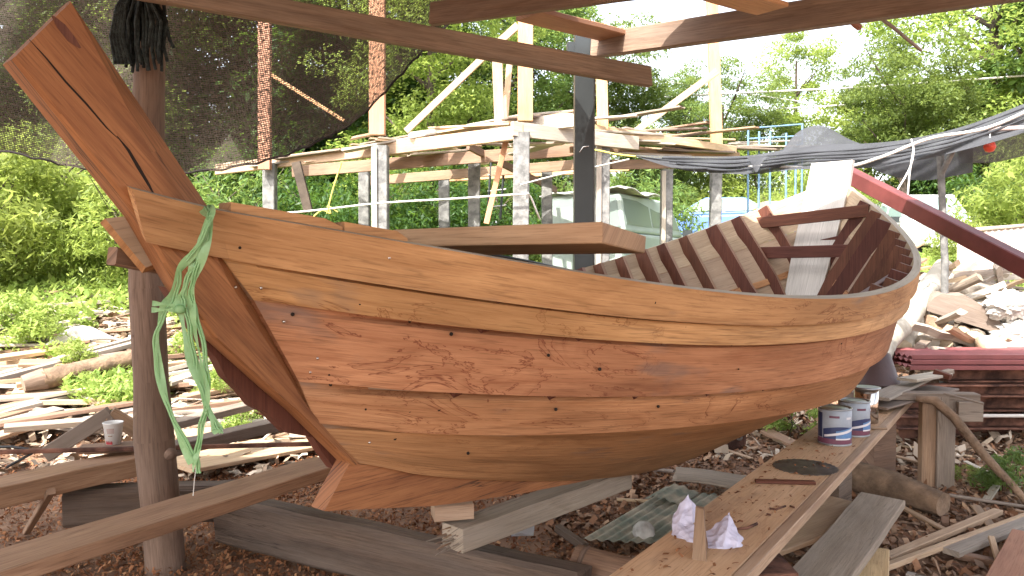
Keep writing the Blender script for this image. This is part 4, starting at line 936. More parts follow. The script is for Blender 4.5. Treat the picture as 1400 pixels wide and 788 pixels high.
for i,(a,b,w_,m_,lb) in enumerate((((1255,400),(1330,372),.06,'bleach','pale lath leaning on the rear of the log heap'),((1310,378),(1375,420),.05,'bleach','thin white lath crossing the upper log heap'),((1300,372),(1405,372),.07,'weather','level board behind the log heap under the red tube'),((1348,372),(1350,410),.07,'bleach','short upright pale board behind the log heap'),((1215,385),(1262,355),.09,'brown','brown board behind the stern rail of the boat'),((1228,372),(1265,365),.12,'orange','orange brown board stacked behind the stern rail'),((1225,352),(1262,332),.05,'fresh','pale lath leaning behind the stern rail'),((1330,386),(1400,395),.05,'bleach','lath on top of the white logs'))):
    timber('rear_board',P(*a,8.6),P(*b,8.8),w_*1.3,.03,m_,lb,'board',seg=3,wob=.005)
# roofing sheets and channels
Yc=6.15
for i in range(3):
    z=P(1300,486+i*7,Yc).z
    mb=MB(); x0=P(1246-i*3,490,Yc).x
    def cs(u,v,z=z,x0=x0,i=i): return V((x0+3.2*v,Yc+.62*u-.02*i,z-.012+.011*math.sin(u*2*math.pi*7)+.01*math.sin(v*3+i)))
    mb.grid(cs,70,6,su=.6,sv=3); o=T(mb,'roofing_sheet',M['redsheet'],('dark red corrugated roofing sheet, topmost of three','dark red corrugated roofing sheet, middle of three','dark red corrugated roofing sheet, lowest of three')[i],'roofing sheet'); o.modifiers.new('s','SOLIDIFY').thickness=.004
    mb=MB(); mb.board((x0,Yc-.01-.02*i,z-.012),(x0+3.2,Yc-.01-.02*i,z-.012),.01,.034,ch=.002); 
    T(mb,'sheet_edge',M['redsheet'],('folded rim strip of the topmost dark red sheet','folded rim strip of the middle dark red sheet','folded rim strip of the lowest dark red sheet')[i],'trim strip')
zz=.01
for i,(h_,m_,x0px,dy) in enumerate(((.15,'rust',1245,.05),(.11,'rust',1225,-.06),(.13,'rust',1236,.06),(.10,'rust',1228,-.04),(.14,'rust',1300,.03))):
    z0=zz; zz+=h_+.008; x0=P(x0px,500,Yc).x
    o=thing('steel_channel','rusty steel channel beam in the stack under the red sheets, '+('lowest','second from the ground','third from the ground','fourth from the ground','topmost')[i],'steel beam',(x0,Yc+dy,z0))
    mb=MB(); mb.board((x0,Yc+dy+.12,z0+h_/2),(x0+3.4,Yc+dy+.12,z0+h_/2),.012,h_-.02,seg=8,wob=.003); part(mb,'web',M['rust'],o)
    mb=MB(); mb.board((x0,Yc+dy+.07,z0+h_-.008),(x0+3.4,Yc+dy+.07,z0+h_-.008),.13,.014,seg=8,wob=.003); part(mb,'flange',M['rust'],o)
    mb=MB(); mb.board((x0,Yc+dy+.07,z0+.008),(x0+3.4,Yc+dy+.07,z0+.008),.13,.014,seg=8,wob=.003); part(mb,'flange',M['rust'],o)
mb=MB(); mb.board((P(1290,560,6.05).x,6.06,P(1290,569,6.05).z),(P(1290,560,6.05).x+2.4,6.06,P(1290,569,6.05).z),.03,.022); T(mb,'white_pipe',M['pale'],'thin whitish strip between the rusty steel beams','strip')
for i in range(3):
    mb=MB(); x=P(1330,500,6.5).x+.7*i-.4; mb.box((x,6.55,.2),(.12,.3,.55)); T(mb,'stack_block',M['rust'],('rusty block behind the steel stack, left one','rusty block behind the steel stack, middle one','rusty block behind the steel stack, right one')[i],'block')
# long red tube
a=P(1158,238,6.4); b=P(1400,364,4.75); dd=(b-a); b2=a+dd*2.9
mb=MB(); mb.board(a,b2,.10,.115,ch=.006,seg=8,wob=.002); T(mb,'red_steel_beam',M['redtube'],'long dark red painted steel beam slanting from the stern down to the right','steel beam')
# faded sheets fence
o=thing('sheet_fence','low fence of faded pinkish corrugated sheets at the right behind the log heap','fence',P(1350,365,12))
def fs(u,v):
    p=P(1308,362,12.5)*(1-u)+P(1520,350,11.5)*u; return V((p.x,p.y+.012*math.sin(u*150),p.z-.3+.82*v+(.06 if u>.0 else 0)-.0))
mb=MB(); mb.grid(fs,220,2,su=2,sv=1); part(mb,'sheet',M['pinksheet'],o)
mb=MB(); p=fs(0,1);q=fs(1,1); mb.board(p,q,.05,.03); part(mb,'top_rail',M['weather'],o)
# ------------------------------------------------------------------ timber platform on posts behind
gp='posts of the raised platform'
def cpost(px,top,wpx,Y,lb,planks=True):
    q=P(px,top,Y); w_=wpx/F*Y; o=thing('platform_post',lb,'post',(q.x,q.y,gz(q.x,q.y))); o['group']=gp
    mb=MB(); mb.board((q.x,q.y,gz(q.x,q.y)-.2),(q.x+random.uniform(-.02,.02),q.y,q.z),w_*.95,w_*.9,up=(0,1,0),seg=5,wob=.006,ch=.01); part(mb,'post_body',M['conc'],o)
    if planks:
        mb=MB(); mb.board((q.x-w_*.3,q.y-w_*.52,gz(q.x,q.y)),(q.x-w_*.3,q.y-w_*.52,q.z-.03),w_*.35,.02,up=(0,1,0)); part(mb,'form_board',M['bleach'],o)
    return o
for a in ((369,224,17,11.2,'grey post of the platform, front row, leftmost in view',0),(520,200,22,10.,'grey post of the platform, front row, left of the yellow rope tie',1),(711,182,23,9.2,'thick grey post at the front corner of the platform',0),
          (824,196,20,9.9,'grey post right of the dark steel post, front row',1),(497,225,15,12.2,'grey post just left behind a front post, rear row',0),(608,240,15,13.,'thin grey post in the gap between two front posts, far row',0),
          (648,215,17,11.5,'grey post left of the thick corner post',0),(749,228,15,12.,'grey post between corner post and steel post',0),(911,232,16,11.,'grey post in front of the blue car and beside the van',1),(977,234,15,11.5,'grey post below the orange upright at the right end of the platform',0)):
    cpost(*a[:4],a[4],a[5])
def pb(a,Ya,b,Yb,h,t,m,lb,cat='platform beam',**kw):
    mb=MB(); mb.board(P(*a,Ya),P(*b,Yb),t,h,seg=5,wob=.006,**kw); return T(mb,'platform_beam' if 'beam' in cat else 'platform_board',M[m],lb,cat)
pb((296,232),12,(716,180),9.15,.17,.06,'fresh','long pale front beam of the platform left of the corner post',ch=.01)
pb((560,190),10.3,(790,163),9.3,.17,.07,'bleach','thick pale beam on top of the platform near the corner')
pb((700,176),9.1,(872,196),10.,.17,.06,'bleach','pale beam behind the steel post running right from the corner')
pb((770,170),9.6,(1005,205),11.4,.10,.05,'fresh','upper right edge beam of the platform')
pb((400,235),11.6,(790,205),10.5,.17,.05,'brown','brown inner beam of the platform, upper one')
pb((500,248),12.6,(800,225),11.6,.15,.05,'brown','brown inner beam of the platform, lower one')
pb((615,243),13.2,(860,228),12.4,.14,.05,'orange','orange brown far beam of the platform')
pb((835,225),10.2,(930,224),11.2,.13,.05,'brown','brown beam left above the van behind the posts')
pb((780,205),10.2,(1010,212),11.6,.08,.05,'brown','lower right edge beam of the platform')
pb((640,200),10.5,(760,260),12.8,.1,.05,'brown','brown cross beam under the platform corner')
rs=[((650,192),9.9,(735,186),9.4),((590,176),10.2,(700,170),9.4),((380,218),11.2,(470,206),10.6),((640,236),12.5,(790,230),12),((800,196),10,(880,204),10.6),((850,176),10.3,(935,195),11),((700,198),9.5,(770,196),9.6),((520,206),10.8,(610,200),10.2),((840,210),10.2,(940,214),11),((470,207),10.3,(620,180),10.1),((600,183),10.,(740,160),9.6),((690,163),9.4,(800,158),9.8),((800,180),9.8,(900,186),10.6),((860,186),10.3,(945,192),11),((880,195),10.5,(960,205),11.2),((740,170),9.5,(640,178),10.5),((420,222),11,(560,208),10.5),((560,212),10.8,(640,206),11.2),((700,212),10.6,(780,190),9.6),((560,198),10.2,(690,186),10.),((930,200),11,(1060,205),12),((345,228),11.5,(480,212),10.8),((490,215),11,(600,203),11),((900,206),10.8,(1000,209),11.4),((720,158),9.6,(790,152),10),((480,190),10.2,(520,182),10.3),((600,222),11.2,(740,212),11.5)]
for i,(a,Ya,b,Yb) in enumerate(rs):
    mb=MB(); mb.board(P(*a,Ya),P(*b,Yb),random.uniform(.12,.2),.028,seg=3,wob=.006,ragged=.02); o=T(mb,'loose_board',M[('bleach','fresh','weather')[i%3]],'rough loose board laid on top of the raised timber platform','board','loose boards on the platform')
# uprights and braces
def up(px,y0,y1,Y,w_,m,lb,px2=None,cat='upright'):
    mb=MB(); mb.board(P(px,y0,Y),P(px if px2 is None else px2,y1,Y),w_,w_*.6,up=(0,1,0),seg=3,wob=.003); return T(mb,'upright_post' if cat=='upright' else 'brace',M[m],lb,cat)
up(516,185,-40,10.,.20,'orange','pale orange upright behind the net edge')
up(362,232,-40,11.,.17,'redwood','red brown upright seen through the net')
up(718,166,28,9.3,.18,'orange','tall pale upright left of the steel post')
up(683,170,84,9.9,.13,'fresh','slimmer pale upright beside the tall one',680)
up(690,172,82,10.2,.08,'fresh','thin leaning lath beside the slim upright',697)
up(824,185,105,10.,.14,'orange','pale orange upright just right of the steel post',822)
up(980,204,-50,11.4,.16,'orange','tall orange upright at the right end of the platform',972)
up(665,306,192,9.8,.07,'orange','slanting orange lath under the platform corner',692,'brace')
up(555,180,72,9.9,.08,'fresh','pale brace slanting up to the right toward the long roof beam',668,'brace')
up(866,182,98,10.6,.09,'fresh','pale brace slanting up to the tall orange upright',980,'brace')
up(370,102,165,11.,.05,'orange','thin orange brace seen through the net',470,'brace')
up(660,78,35,9.9,.09,'fresh','short pale brace beside the top of the tall upright',708,'brace')
up(405,222,290,10.6,.12,'trunk','old dark tree stump pole under the left platform beam',422,'stump')
up(785,238,330,10.8,.05,'bark','thin dry branch leaning against the platform post',806,'branch')
for i,(px,y) in enumerate(((718,162),(822,108),(824,145),(826,150))):
    pass
for i in range(46):
    f_=random.random(); px=random.uniform(430,1000); Y=9.6+abs(px-715)/300*2.+random.uniform(0,1.6); py=168+abs(px-715)*.125+random.uniform(-8,16); a=random.uniform(-.5,.5); L=random.uniform(.5,1.9)
    q=P(px,py,Y); mb=MB(); mb.board(q,q+V((math.cos(a)*L,math.sin(a)*L*1.6,random.uniform(-.08,.08))),random.uniform(.07,.16),.025,seg=3,wob=.006,ragged=.02); T(mb,'loose_board',M[random.choice(['bleach','fresh','weather','brown'])],'rough loose board laid on top of the raised timber platform','board','loose boards on the platform')
# ladder below platform
o=thing('metal_ladder','small dark metal ladder standing under the platform','ladder',P(680,300,12))
for px in (672,690): mb=MB(); mb.tube([P(px-6,300,12),P(px,215,12)],.02,6); part(mb,'rail',M['steel'],o)
for y in (240,262,284): mb=MB(); mb.tube([P(667,y,12),P(692,y-3,12)],.016,6); part(mb,'rung',M['lid'],o)
# ropes and cables
def rope(pts,r,m,lb,n=6,cat='rope',sag=0.):
    mb=MB(); raw=np.array(pts,float); k_=12*(len(pts)-1); mb.tube([P(*crom(raw,i/k_*(len(pts)-1))) for i in range(k_+1)],r,n,cap=False); return T(mb,'cable' if cat=='cable' else 'rope',M[m],lb,cat)
rope([(370,292,10),(420,289,9.8),(520,278,9.5),(620,272,9.1),(711,266,9.0),(724,268,9.1),(734,290,9.2),(738,300,9.3)],.012,'whiterope','white rope strung between the grey platform posts')
rope([(711,253,9.),(760,240,9.4),(824,226,9.7),(860,218,9.9)],.010,'whiterope','thin pale line between corner post and the tarp edge')
rope([(467,222,9.8),(455,260,9.8),(447,292,9.8)],.012,'yellowrope','yellow rope hanging from the platform to the bushes')
rope([(425,300,9.7),(440,288,9.7),(452,292,9.7),(448,282,9.7),(462,290,9.7)],.010,'yellowrope','tangle of yellow green rope below the hanging one')
rope([(812,205,9.6),(870,214,9.4),(1000,217,8.4)],.012,'yellowrope','yellowish rope along the top edge of the grey tarp')
rope([(360,90,10.5),(420,112,10.4),(470,160,10.3)],.012,'redplas','thin reddish line seen through the net') if 0 else None
rope([(800,139,24),(1000,128,24),(1200,118,23),(1480,98,22)],.03,'whiterope','upper overhead cable crossing in front of the right trees',cat='cable')
rope([(900,150,25),(1100,147,25),(1480,118,24)],.022,'whiterope','lower overhead cable crossing in front of the right trees',cat='cable')
rope([(600,60,24),(900,110,24),(1100,140,24)],.015,'whiterope','faint overhead wire between the trees',cat='cable')
rope([(560,340,3.3),(680,350,3.3),(790,372,3.6)],.006,'steel','dark thin line inside the boat under the thick plank')
rope([(1000,226,7.),(1060,228,6.9),(1150,229,6.8),(1205,215,6.7),(1270,190,6.6),(1350,175,6.5),(1430,140,6.4)],.014,'whiterope','pale rope running along the front of the grey tarp')
rope([(1246,190,6.6),(1249,208,6.6),(1243,232,6.6),(1222,268,6.6)],.008,'whiterope','thin cord hanging from the tarp, left strand')
rope([(1249,205,6.6),(1244,235,6.6),(1241,268,6.6)],.008,'whiterope','thin cord hanging from the tarp, right strand')
# ------------------------------------------------------------------ shade net and tarps
def sheetP(top,bot,Yt,Yb,nu,nv,fold=0.,su=3.,sv=1.):
    mb=MB(); T_=np.array(top,float); B_=np.array(bot,float)
    def fn(u,v):
        a=crom(T_,u*(len(T_)-1)); b=crom(B_,u*(len(B_)-1)); p=a*(1-v)+b*v; Y=Yt*(1-v)+Yb*v+fold*math.sin(u*31+v*9)*(.3+v)
        return P(p[0],p[1],Y)
    mb.grid(fn,nu,nv,su=su,sv=sv); return mb
hem=[(-180,150),(-60,192),(40,215),(110,230),(200,236),(290,234),(380,216),(440,192),(490,162),(540,112),(582,66),(640,8),(700,-60)]
topn=[(-260,-200),(-160,-200),(-60,-200),(20,-200),(110,-200),(200,-200),(300,-200),(380,-200),(450,-200),(520,-200),(600,-200),(680,-180),(760,-150)]
mb=sheetP(topn,hem,3.95,4.9,90,40,.05,5.,2.6)
T(mb,'shade_net',M['net'],'large dark brown shade net sagging from the roof behind the bow','net')
mb=MB(); hp_=np.array(hem,float); mb.tube([P(*(crom(hp_,i/70*12)+np.array([0,-2 if i%3 else 1])),4.9+.05*math.sin(i/70*31)*1.3) for i in range(71)],.007,6); T(mb,'net_hem',M['tarpd'],'bunched hem cord along the lower edge of the shade net','hem')
mb=sheetP([(870,212),(950,214),(1020,213),(1075,205),(1130,198),(1190,196),(1250,189),(1320,172),(1400,142),(1500,100)],[(868,214),(930,232),(1000,238),(1035,238),(1090,232),(1180,230),(1230,224),(1290,212),(1380,188),(1500,148)],7.1,6.8,90,14,.05,4,.6)
T(mb,'grey_tarp',M['tarp'],'long grey tarp hanging in folds behind the stern of the boat','tarp')
for j,(yo,) in enumerate(((0,),(6,),(11,),(16,))):
    pts=[(905+j*10,216+yo*.7,6.86),(1000,217+yo,6.84),(1090,210+yo*.7,6.82),(1190,203+yo*.9,6.80),(1270,190+yo,6.72),(1340,170+yo,6.6),(1430,135+yo,6.5)]
    raw=np.array(pts); mb=MB(); mb.tube([P(*crom(raw,i/60*6)) for i in range(61)],[.010+.004*math.sin(i*.7+j) for i in range(61)],7); T(mb,'tarp_fold',M['tarp'],('first','second','third','fourth')[j]+' rolled fold from the top along the grey tarp edge','tarp fold')
mb=sheetP([(1170,222),(1230,215),(1290,206),(1330,200)],[(1188,226),(1210,238),(1262,247),(1330,236)],7.3,7.6,24,10,.02,1.2,.4)
T(mb,'tarp_flap',M['tarp'],'drooping grey tarp flap right of the stern board','tarp')
mb=sheetP([(1302,196),(1350,178),(1410,158),(1500,130)],[(1316,223),(1360,222),(1410,212),(1500,200)],6.9,7.9,24,10,.02,1.4,.6)
T(mb,'dark_tarp',M['tarpd'],'dark tarp spread flat at the right edge above the log heap','tarp')
mb=sheetP([(1070,205),(1092,180),(1124,172),(1160,190),(1185,200)],[(1060,215),(1090,214),(1124,214),(1160,212),(1190,208)],7.6,7.2,24,12,.03,.8,.4)
T(mb,'tarp_peak',M['tarp'],'peaked part of the grey tarp above the stern board','tarp')
mb=sheetP([(1020,214),(1035,214),(1050,214)],[(1026,222),(1034,236),(1042,222)],6.75,6.7,8,6,.0,.2,.2)
T(mb,'tarp_corner',M['tarp'],'small pale pointed tarp corner hanging beside the blue frame','tarp')
mb=MB(); q0=P(1292,362,7.2); mb.tube([(q0.x,q0.y,gz(q0.x,q0.y)),tuple(q0),tuple(P(1285,205,7.2))],.032,10); o=thing('tarp_pole','grey pole with a side arm holding up the tarp in front of the white pickup','pole',(q0.x,q0.y,gz(q0.x,q0.y))); part(mb,'pole_shaft',M['conc'],o)
mb=MB(); mb.tube([P(1286,240,7.2),P(1312,188,7.0)],.025,8); part(mb,'side_arm',M['conc'],o)
mb=MB(); mb.tube([P(1352,177,6.9),P(1460,173,6.7)],.022,8); T(mb,'hanging_rail',M['pinksheet'],'pale pink rail under the dark tarp at the right edge','rail')
c=P(1353,201,6.9); mb=MB(); o=thing('red_float','small round red float hanging under the dark tarp','float',c); mb.lathe(c,[(.001,-.05),(.035,-.04),(.052,0),(.04,.035),(.012,.055),(.001,.06)],16); part(mb,'float_body',M['redplas'],o)
mb=MB(); mb.tube([tuple(c+V((0,0,.05))),tuple(P(1354,178,6.9))],.006,6); part(mb,'cord',M['whiterope'],o)
# blue frame tower
o=thing('scaffold_frame','light blue metal scaffold frame standing left of the stern board','scaffold',P(1058,300,12))
for px,y0,y1 in ((1023,300,174),(1097,235,170),(1038,212,180),(1053,290,180),(1075,285,182),(1088,260,200)):
    mb=MB(); q=P(px,y0,12); mb.tube([(q.x,q.y,gz(q.x,q.y)),tuple(P(px,y1,12))],.017,8); part(mb,'tube_post',M['bluem2'],o)
for a,b in (((1021,176),(1098,170)),((1024,190),(1096,186)),((1024,205),(1098,200)),((1024,230),(1090,226)),((1024,222),(1098,196))):
    mb=MB(); mb.tube([P(*a,12),P(*b,12)],.013,8); part(mb,'cross_tube',M['bluem2'],o)
# ------------------------------------------------------------------ vehicles
def loft(mb,secs,mi=0,smooth=False):
    n=len(secs[0]); vs=[p for s_ in secs for p in s_]; fs=[]
    for i in range(len(secs)-1):
        for k in range(n): fs.append([i*n+k,i*n+(k+1)%n,(i+1)*n+(k+1)%n,(i+1)*n+k])
    fs+=[list(range(n)),[(len(secs)-1)*n+k for k in range(n)]]
    mb.add(vs,fs,None,mi,smooth)
def car(name,label,cat,c,rz,body,glass,L=4.2,W=1.7,kind='sedan'):
    o=thing(name,label,cat,c); m=Matrix.Rotation(rz,3,'Z')
    def X(x,y,z): return V(c)+m@V((x,y,z))
    # side profile, x forward
    if kind=='pickup': low=[(-2.5,.45),(-2.5,.95),(-.5,.98),(1.0,1.02),(2.2,.98),(2.42,.75),(2.45,.42)]; cab=[(-.6,.97),(-.45,1.68),(.45,1.72),(1.15,1.0)]
    elif kind=='van': low=[(-1.7,.4),(-1.7,1.0),(1.9,1.0),(2.1,.4)]; cab=[(-1.7,1.0),(-1.66,1.66),(1.2,1.70),(1.85,1.0)]
    else: low=[(-2.05,.4),(-2.08,.9),(-1.3,.97),(1.0,.96),(2.0,.80),(2.12,.42)]; cab=[(-1.5,.95),(-.75,1.42),(.3,1.45),(1.15,.95)]
    mb=MB(); h=W/2
    loft(mb,[[X(x,y*h*.96 if abs(y)==1 else y,z) for x,z in low] for y in (-1,1)]); ob=part(mb,'body',M[body],o); bv=ob.modifiers.new('b','BEVEL'); bv.width=.07; bv.segments=3
    mb=MB(); loft(mb,[[X(x,s_*h*(.94 if z<1.1 else .80),z) for x,z in cab] for s_ in (-1,1)]); ob=part(mb,'cabin',M[body],o); bv=ob.modifiers.new('b','BEVEL'); bv.width=.05; bv.segments=3
    # windows
    a,b,c_,d=cab
    def lerp(p,q,f): return (p[0]+(q[0]-p[0])*f,p[1]+(q[1]-p[1])*f)
    for nm,(p,q),sg in (('windscreen',(d,c_),1),('rear_window',(a,b),-1)):
        p0=lerp(p,q,.12); p1=lerp(p,q,.88); mb=MB(); e=.012*sg
        w0=h*.84; w1=h*.72
        mb.hexa([X(p0[0]-.02*sg,-w0,p0[1]),X(p0[0]-.02*sg,w0,p0[1]),X(p0[0]+e,w0,p0[1]+.01),X(p0[0]+e,-w0,p0[1]+.01)],[X(p1[0]-.02*sg,-w1,p1[1]),X(p1[0]-.02*sg,w1,p1[1]),X(p1[0]+e,w1,p1[1]+.01),X(p1[0]+e,-w1,p1[1]+.01)]); part(mb,nm,M[glass],o)
    for s_ in (-1,1):
        a1=lerp(a,b,.2);b1=lerp(b,a,.12);c1=lerp(c_,d,.12);d1=lerp(d,c_,.2); mid=((b1[0]+c1[0])/2-.0)
        def yy(z): return s_*(h*(.94-.14*(z-1)/.6)+.012)
        for q4 in (((a1[0]+.1,a1[1]),(b1[0]+.08,b1[1]),(mid-.04,b1[1]),(mid-.04,a1[1])),((mid+.04,d1[1]),(mid+.04,c1[1]),(c1[0]-.05,c1[1]),(d1[0]-.12,d1[1]))):
            mb=MB(); mb.prism([X(x,yy(z),z) for x,z in q4],m@V((0,-s_*.03,0))); part(mb,'side_window',M[glass],o)
    for x in (-L*.31,L*.31):
        for s_ in (-1,1):
            mb=MB(); mb.lathe(X(x,s_*(h-.16),.33),[(.12,-.1),(.31,-.1),(.33,-.06),(.33,.06),(.31,.1),(.2,.1),(.19,.07),(.001,.06)],20,ax=m@V((0,s_,0))); part(mb,'wheel',M['rubber'],o)
    fx=low[-1][0]-.0
    for s_ in (-1,1):
        mb=MB(); mb.box(X(low[-2][0]+.0,s_*h*.70,low[-2][1]-.02),(.10,.36,.16),rz); part(mb,'headlight',M['glass' if kind!='pickup' else 'lid'],o)
        mb=MB(); mb.box(X(low[0][0]-.01,s_*h*.82,.82),(.06,.16,.22),rz); part(mb,'tail_light',M['redplas'],o)
    mb=MB(); 
    for zz_ in (.60,.66,.72,.78): mb.box(X(low[-2][0]+.05,0,zz_),(.05,.95,.028),rz)
    part(mb,'grille',M['steel'],o)
    mb=MB(); mb.box(X(low[-1][0]+.03,0,.48),(.16,W*.98,.20),rz); part(mb,'bumper',M[body],o)
    for s_ in (-1,1): mb=MB(); mb.box(X(cab[3][0]-.25,s_*(h+.10),1.08),(.08,.18,.14),rz); part(mb,'mirror',M['steel'],o)
    return o,X
g=P(1254,300,19.5); g.z=P(1256,266,19).z-1.72
pk,X=car('pickup_truck','white pickup truck facing the yard, half hidden behind the red steel beam','pickup truck',g,R(-92),'whitem','windsc',kind='pickup',W=1.72)
mb=MB()
for s_ in (.75,.95):
    pts=[X(-1.9,s_,1.0),X(-1.9,s_,1.75),X(-.2,s_,1.78),X(.3,s_,1.2)]; mb.tube(pts,.025,6)
mb.tube([X(-1.9,.75,1.4),X(-1.9,.95,1.4)],.02,6); mb.tube([X(-.2,.75,1.5),X(-.2,.95,1.5)],.02,6); part(mb,'side_rack',M['steel'],pk)
g=P(985,300,22); g.z=P(985,272,22).z-1.45
car('blue_car','blue and white car parked behind the platform posts','car',g,R(155),'bluem','glass',kind='sedan')
g=P(842,300,13.4); g.z=P(842,264,13.4).z-1.70
vn,X=car('grey_van','boxy grey green van with red tail lights behind the platform posts','van',g+V((.2,1.3,0)),R(62),'greyg','glass',kind='van',W=1.65)
mb=MB(); mb.grid(lambda u,v: X(-1.75+1.9*u,-.8+1.6*v,1.72+.04*math.sin(u*9+v*5)+.03*math.sin(v*17)),14,10); ob=T(mb,'roof_sheet',M['whitecloth'],'crumpled white sheet lying on the roof of the grey green van','sheet'); ob.modifiers.new('s','SOLIDIFY').thickness=.02
q=P(680,262,14); 
mb=MB(); q=P(770,330,13); mb.box((q.x,q.y,q.z),(.5,.4,1.1)); T(mb,'grey_cabinet',M['greyg'],'narrow grey cabinet standing left of the dark steel post in the distance','cabinet')
timber('far_board',P(1040,285,16),P(1100,285,16),.6,.25,'pinksheet' if 0 else 'bleach','stack of pale boards behind the blue scaffold frame','boards')
# ------------------------------------------------------------------ vegetation
def leaves(n_clump, per, rad, size, shape, seed, droop=.3, aspect=.45, clr=.55, flat=1.):
    r=np.random.default_rng(seed); C=[]
    while len(C)<n_clump:
        p=r.uniform(-1,1,3); d=np.linalg.norm(p)
        if d>1 or d<shape: continue
        C.append(p*rad)
    C=np.array(C); cr=clr*r.uniform(.6,1.3,(n_clump,1,1))
    o=r.normal(0,1,(n_clump,per,3)); o/=np.linalg.norm(o,axis=2,keepdims=True); o*=r.uniform(.35,1,(n_clump,per,1))**.6*cr; o[:,:,2]*=.55*flat
    o[:,:,2]-= droop*np.hypot(o[:,:,0],o[:,:,1])**2
    p=(C[:,None]+o).reshape(-1,3); n=len(p); L=r.uniform(.6,1.3,n)*size
    yaw=r.uniform(0,6.28,n); pit=r.normal(-.35,.5,n); a=np.stack([np.cos(yaw)*np.cos(pit),np.sin(yaw)*np.cos(pit),np.sin(pit)],1)
    b=np.cross(a,np.stack([r.normal(0,.5,n),r.normal(0,.5,n),np.ones(n)],1)); b/=np.linalg.norm(b,axis=1,keepdims=True)+1e-9
    a*=L[:,None]; b*=(L*aspect/2)[:,None]; up=np.cross(b,a)/ (L[:,None]+1e-9)*.0
    v=np.stack([p,p+a*.45+b,p+a,p+a*.45-b],1).reshape(-1,3)
    i=np.arange(n)[:,None]*4; return v, i+np.array([[0,1,2,3]])
def npmesh(name,v,f,mat):
    me=bpy.data.meshes.new(name); n=len(f); me.vertices.add(len(v)); me.vertices.foreach_set('co',v.astype(np.float32).ravel())
    me.loops.add(n*4); me.loops.foreach_set('vertex_index',f.astype(np.int32).ravel()); me.polygons.add(n); me.polygons.foreach_set('loop_start',np.arange(0,n*4,4,dtype=np.int32)); me.update(calc_edges=True); me.validate(); me.materials.append(mat); return me
def crown(name,lay,mat,**kw):
    vs=[];fs=[];b=0
    for (cx,cy,cz,rx,ry,rz_,nc,per,size,seed) in lay:
        v,f=leaves(nc,per,np.array([rx,ry,rz_]),size,kw.get('shape',.35),seed,kw.get('droop',.3),kw.get('aspect',.45),kw.get('clr',.55)); v=v+np.array([cx,cy,cz]); vs.append(v); fs.append(f+b); b+=len(v)
    return npmesh(name,np.concatenate(vs),np.concatenate(fs),mat)
CR={}
CR['a']=crown('crown',[(0,0,6.2,2.6,2.4,1.9,95,230,.125,1),(1.4,.3,4.6,1.7,1.7,1.2,36,230,.125,2),(-1.6,-.2,4.3,1.6,1.6,1.1,32,230,.125,3)],M['leafB'])
CR['b']=crown('crown',[(0,0,5.4,2.4,2.4,2.6,115,230,.12,4),(.4,-.4,2.6,2.,1.8,1.3,48,230,.12,5)],M['leafA'],shape=.5)
CR['c']=crown('crown',[(0,0,4.2,2.5,2.2,3.0,120,140,.20,6),(0,0,1.6,2.4,2.,1.3,50,140,.2,16)],M['leafC'],shape=.3,droop=.5)
CR['d']=crown('crown',[(0,0,7.5,1.5,1.5,1.5,34,200,.13,7),(.5,0,5.6,1.3,1.3,.9,20,200,.13,8),(-.6,0,4.9,1.1,1.1,.8,16,200,.13,9)],M['leafA'])
CR['s']=crown('crown',[(0,0,.95,1.1,1.,.85,46,120,.12,10)],M['leafA'],shape=.3,clr=.34,aspect=.28)
CR['w']=crown('crown',[(0,0,.5,.7,.7,.45,18,110,.11,12)],M['weed'],shape=.2,clr=.26,aspect=.4)
def trunk_mesh(h,r,seed,spread=1.2):
    random.seed(seed); mb=MB(); mb.tube([(0,0,-.3),(.05,0,h*.3),(-.05,.05,h*.6),(.02,0,h)],[r*1.3,r,r*.8,r*.35],10,lump=.06)
    for i in range(9):
        z=h*random.uniform(.35,.9); a=random.uniform(0,6.28); l=spread*random.uniform(.7,1.4)
        mb.tube([(0,0,z),(math.cos(a)*l*.5,math.sin(a)*l*.5,z+l*.4),(math.cos(a)*l,math.sin(a)*l,z+l*.9)],[r*.4,r*.25,r*.08],6)
    return mb
TM={}
for k_,h_,r_,s_ in (('a',6.2,.16,1.6),('b',5.5,.15,1.5),('c',5.5,.2,1.5),('d',7.6,.11,1.),('s',1.3,.03,.5),('w',.6,.015,.3)):
    mb=trunk_mesh(h_,r_,ord(k_),s_); o=mb.build('trunk',[M['trunk']],None,(0,0,0)); TM[k_]=o.data; bpy.data.objects.remove(o)
def tree(kind,x,y,s_,rz,label,name='tree',cat='tree',group=None,mat=None,zs=1.):
    z=gz(x,y); o=thing(name,label,cat,(x,y,z),group); o.rotation_euler[2]=rz; o.scale=(s_,s_,s_*zs)
    for nm,me in (('trunk' if cat=='tree' else 'stem',TM[kind]),('crown' if cat=='tree' else 'foliage',CR[kind])):
        c=bpy.data.objects.new(nm,me); COL.objects.link(c); c.parent=o
        if nm in('crown','foliage') and mat: c.material_slots[0].link='OBJECT'; c.material_slots[0].material=M[mat]
    return o
random.seed(5)
def X_(px,Y): return (px-700)/F*Y
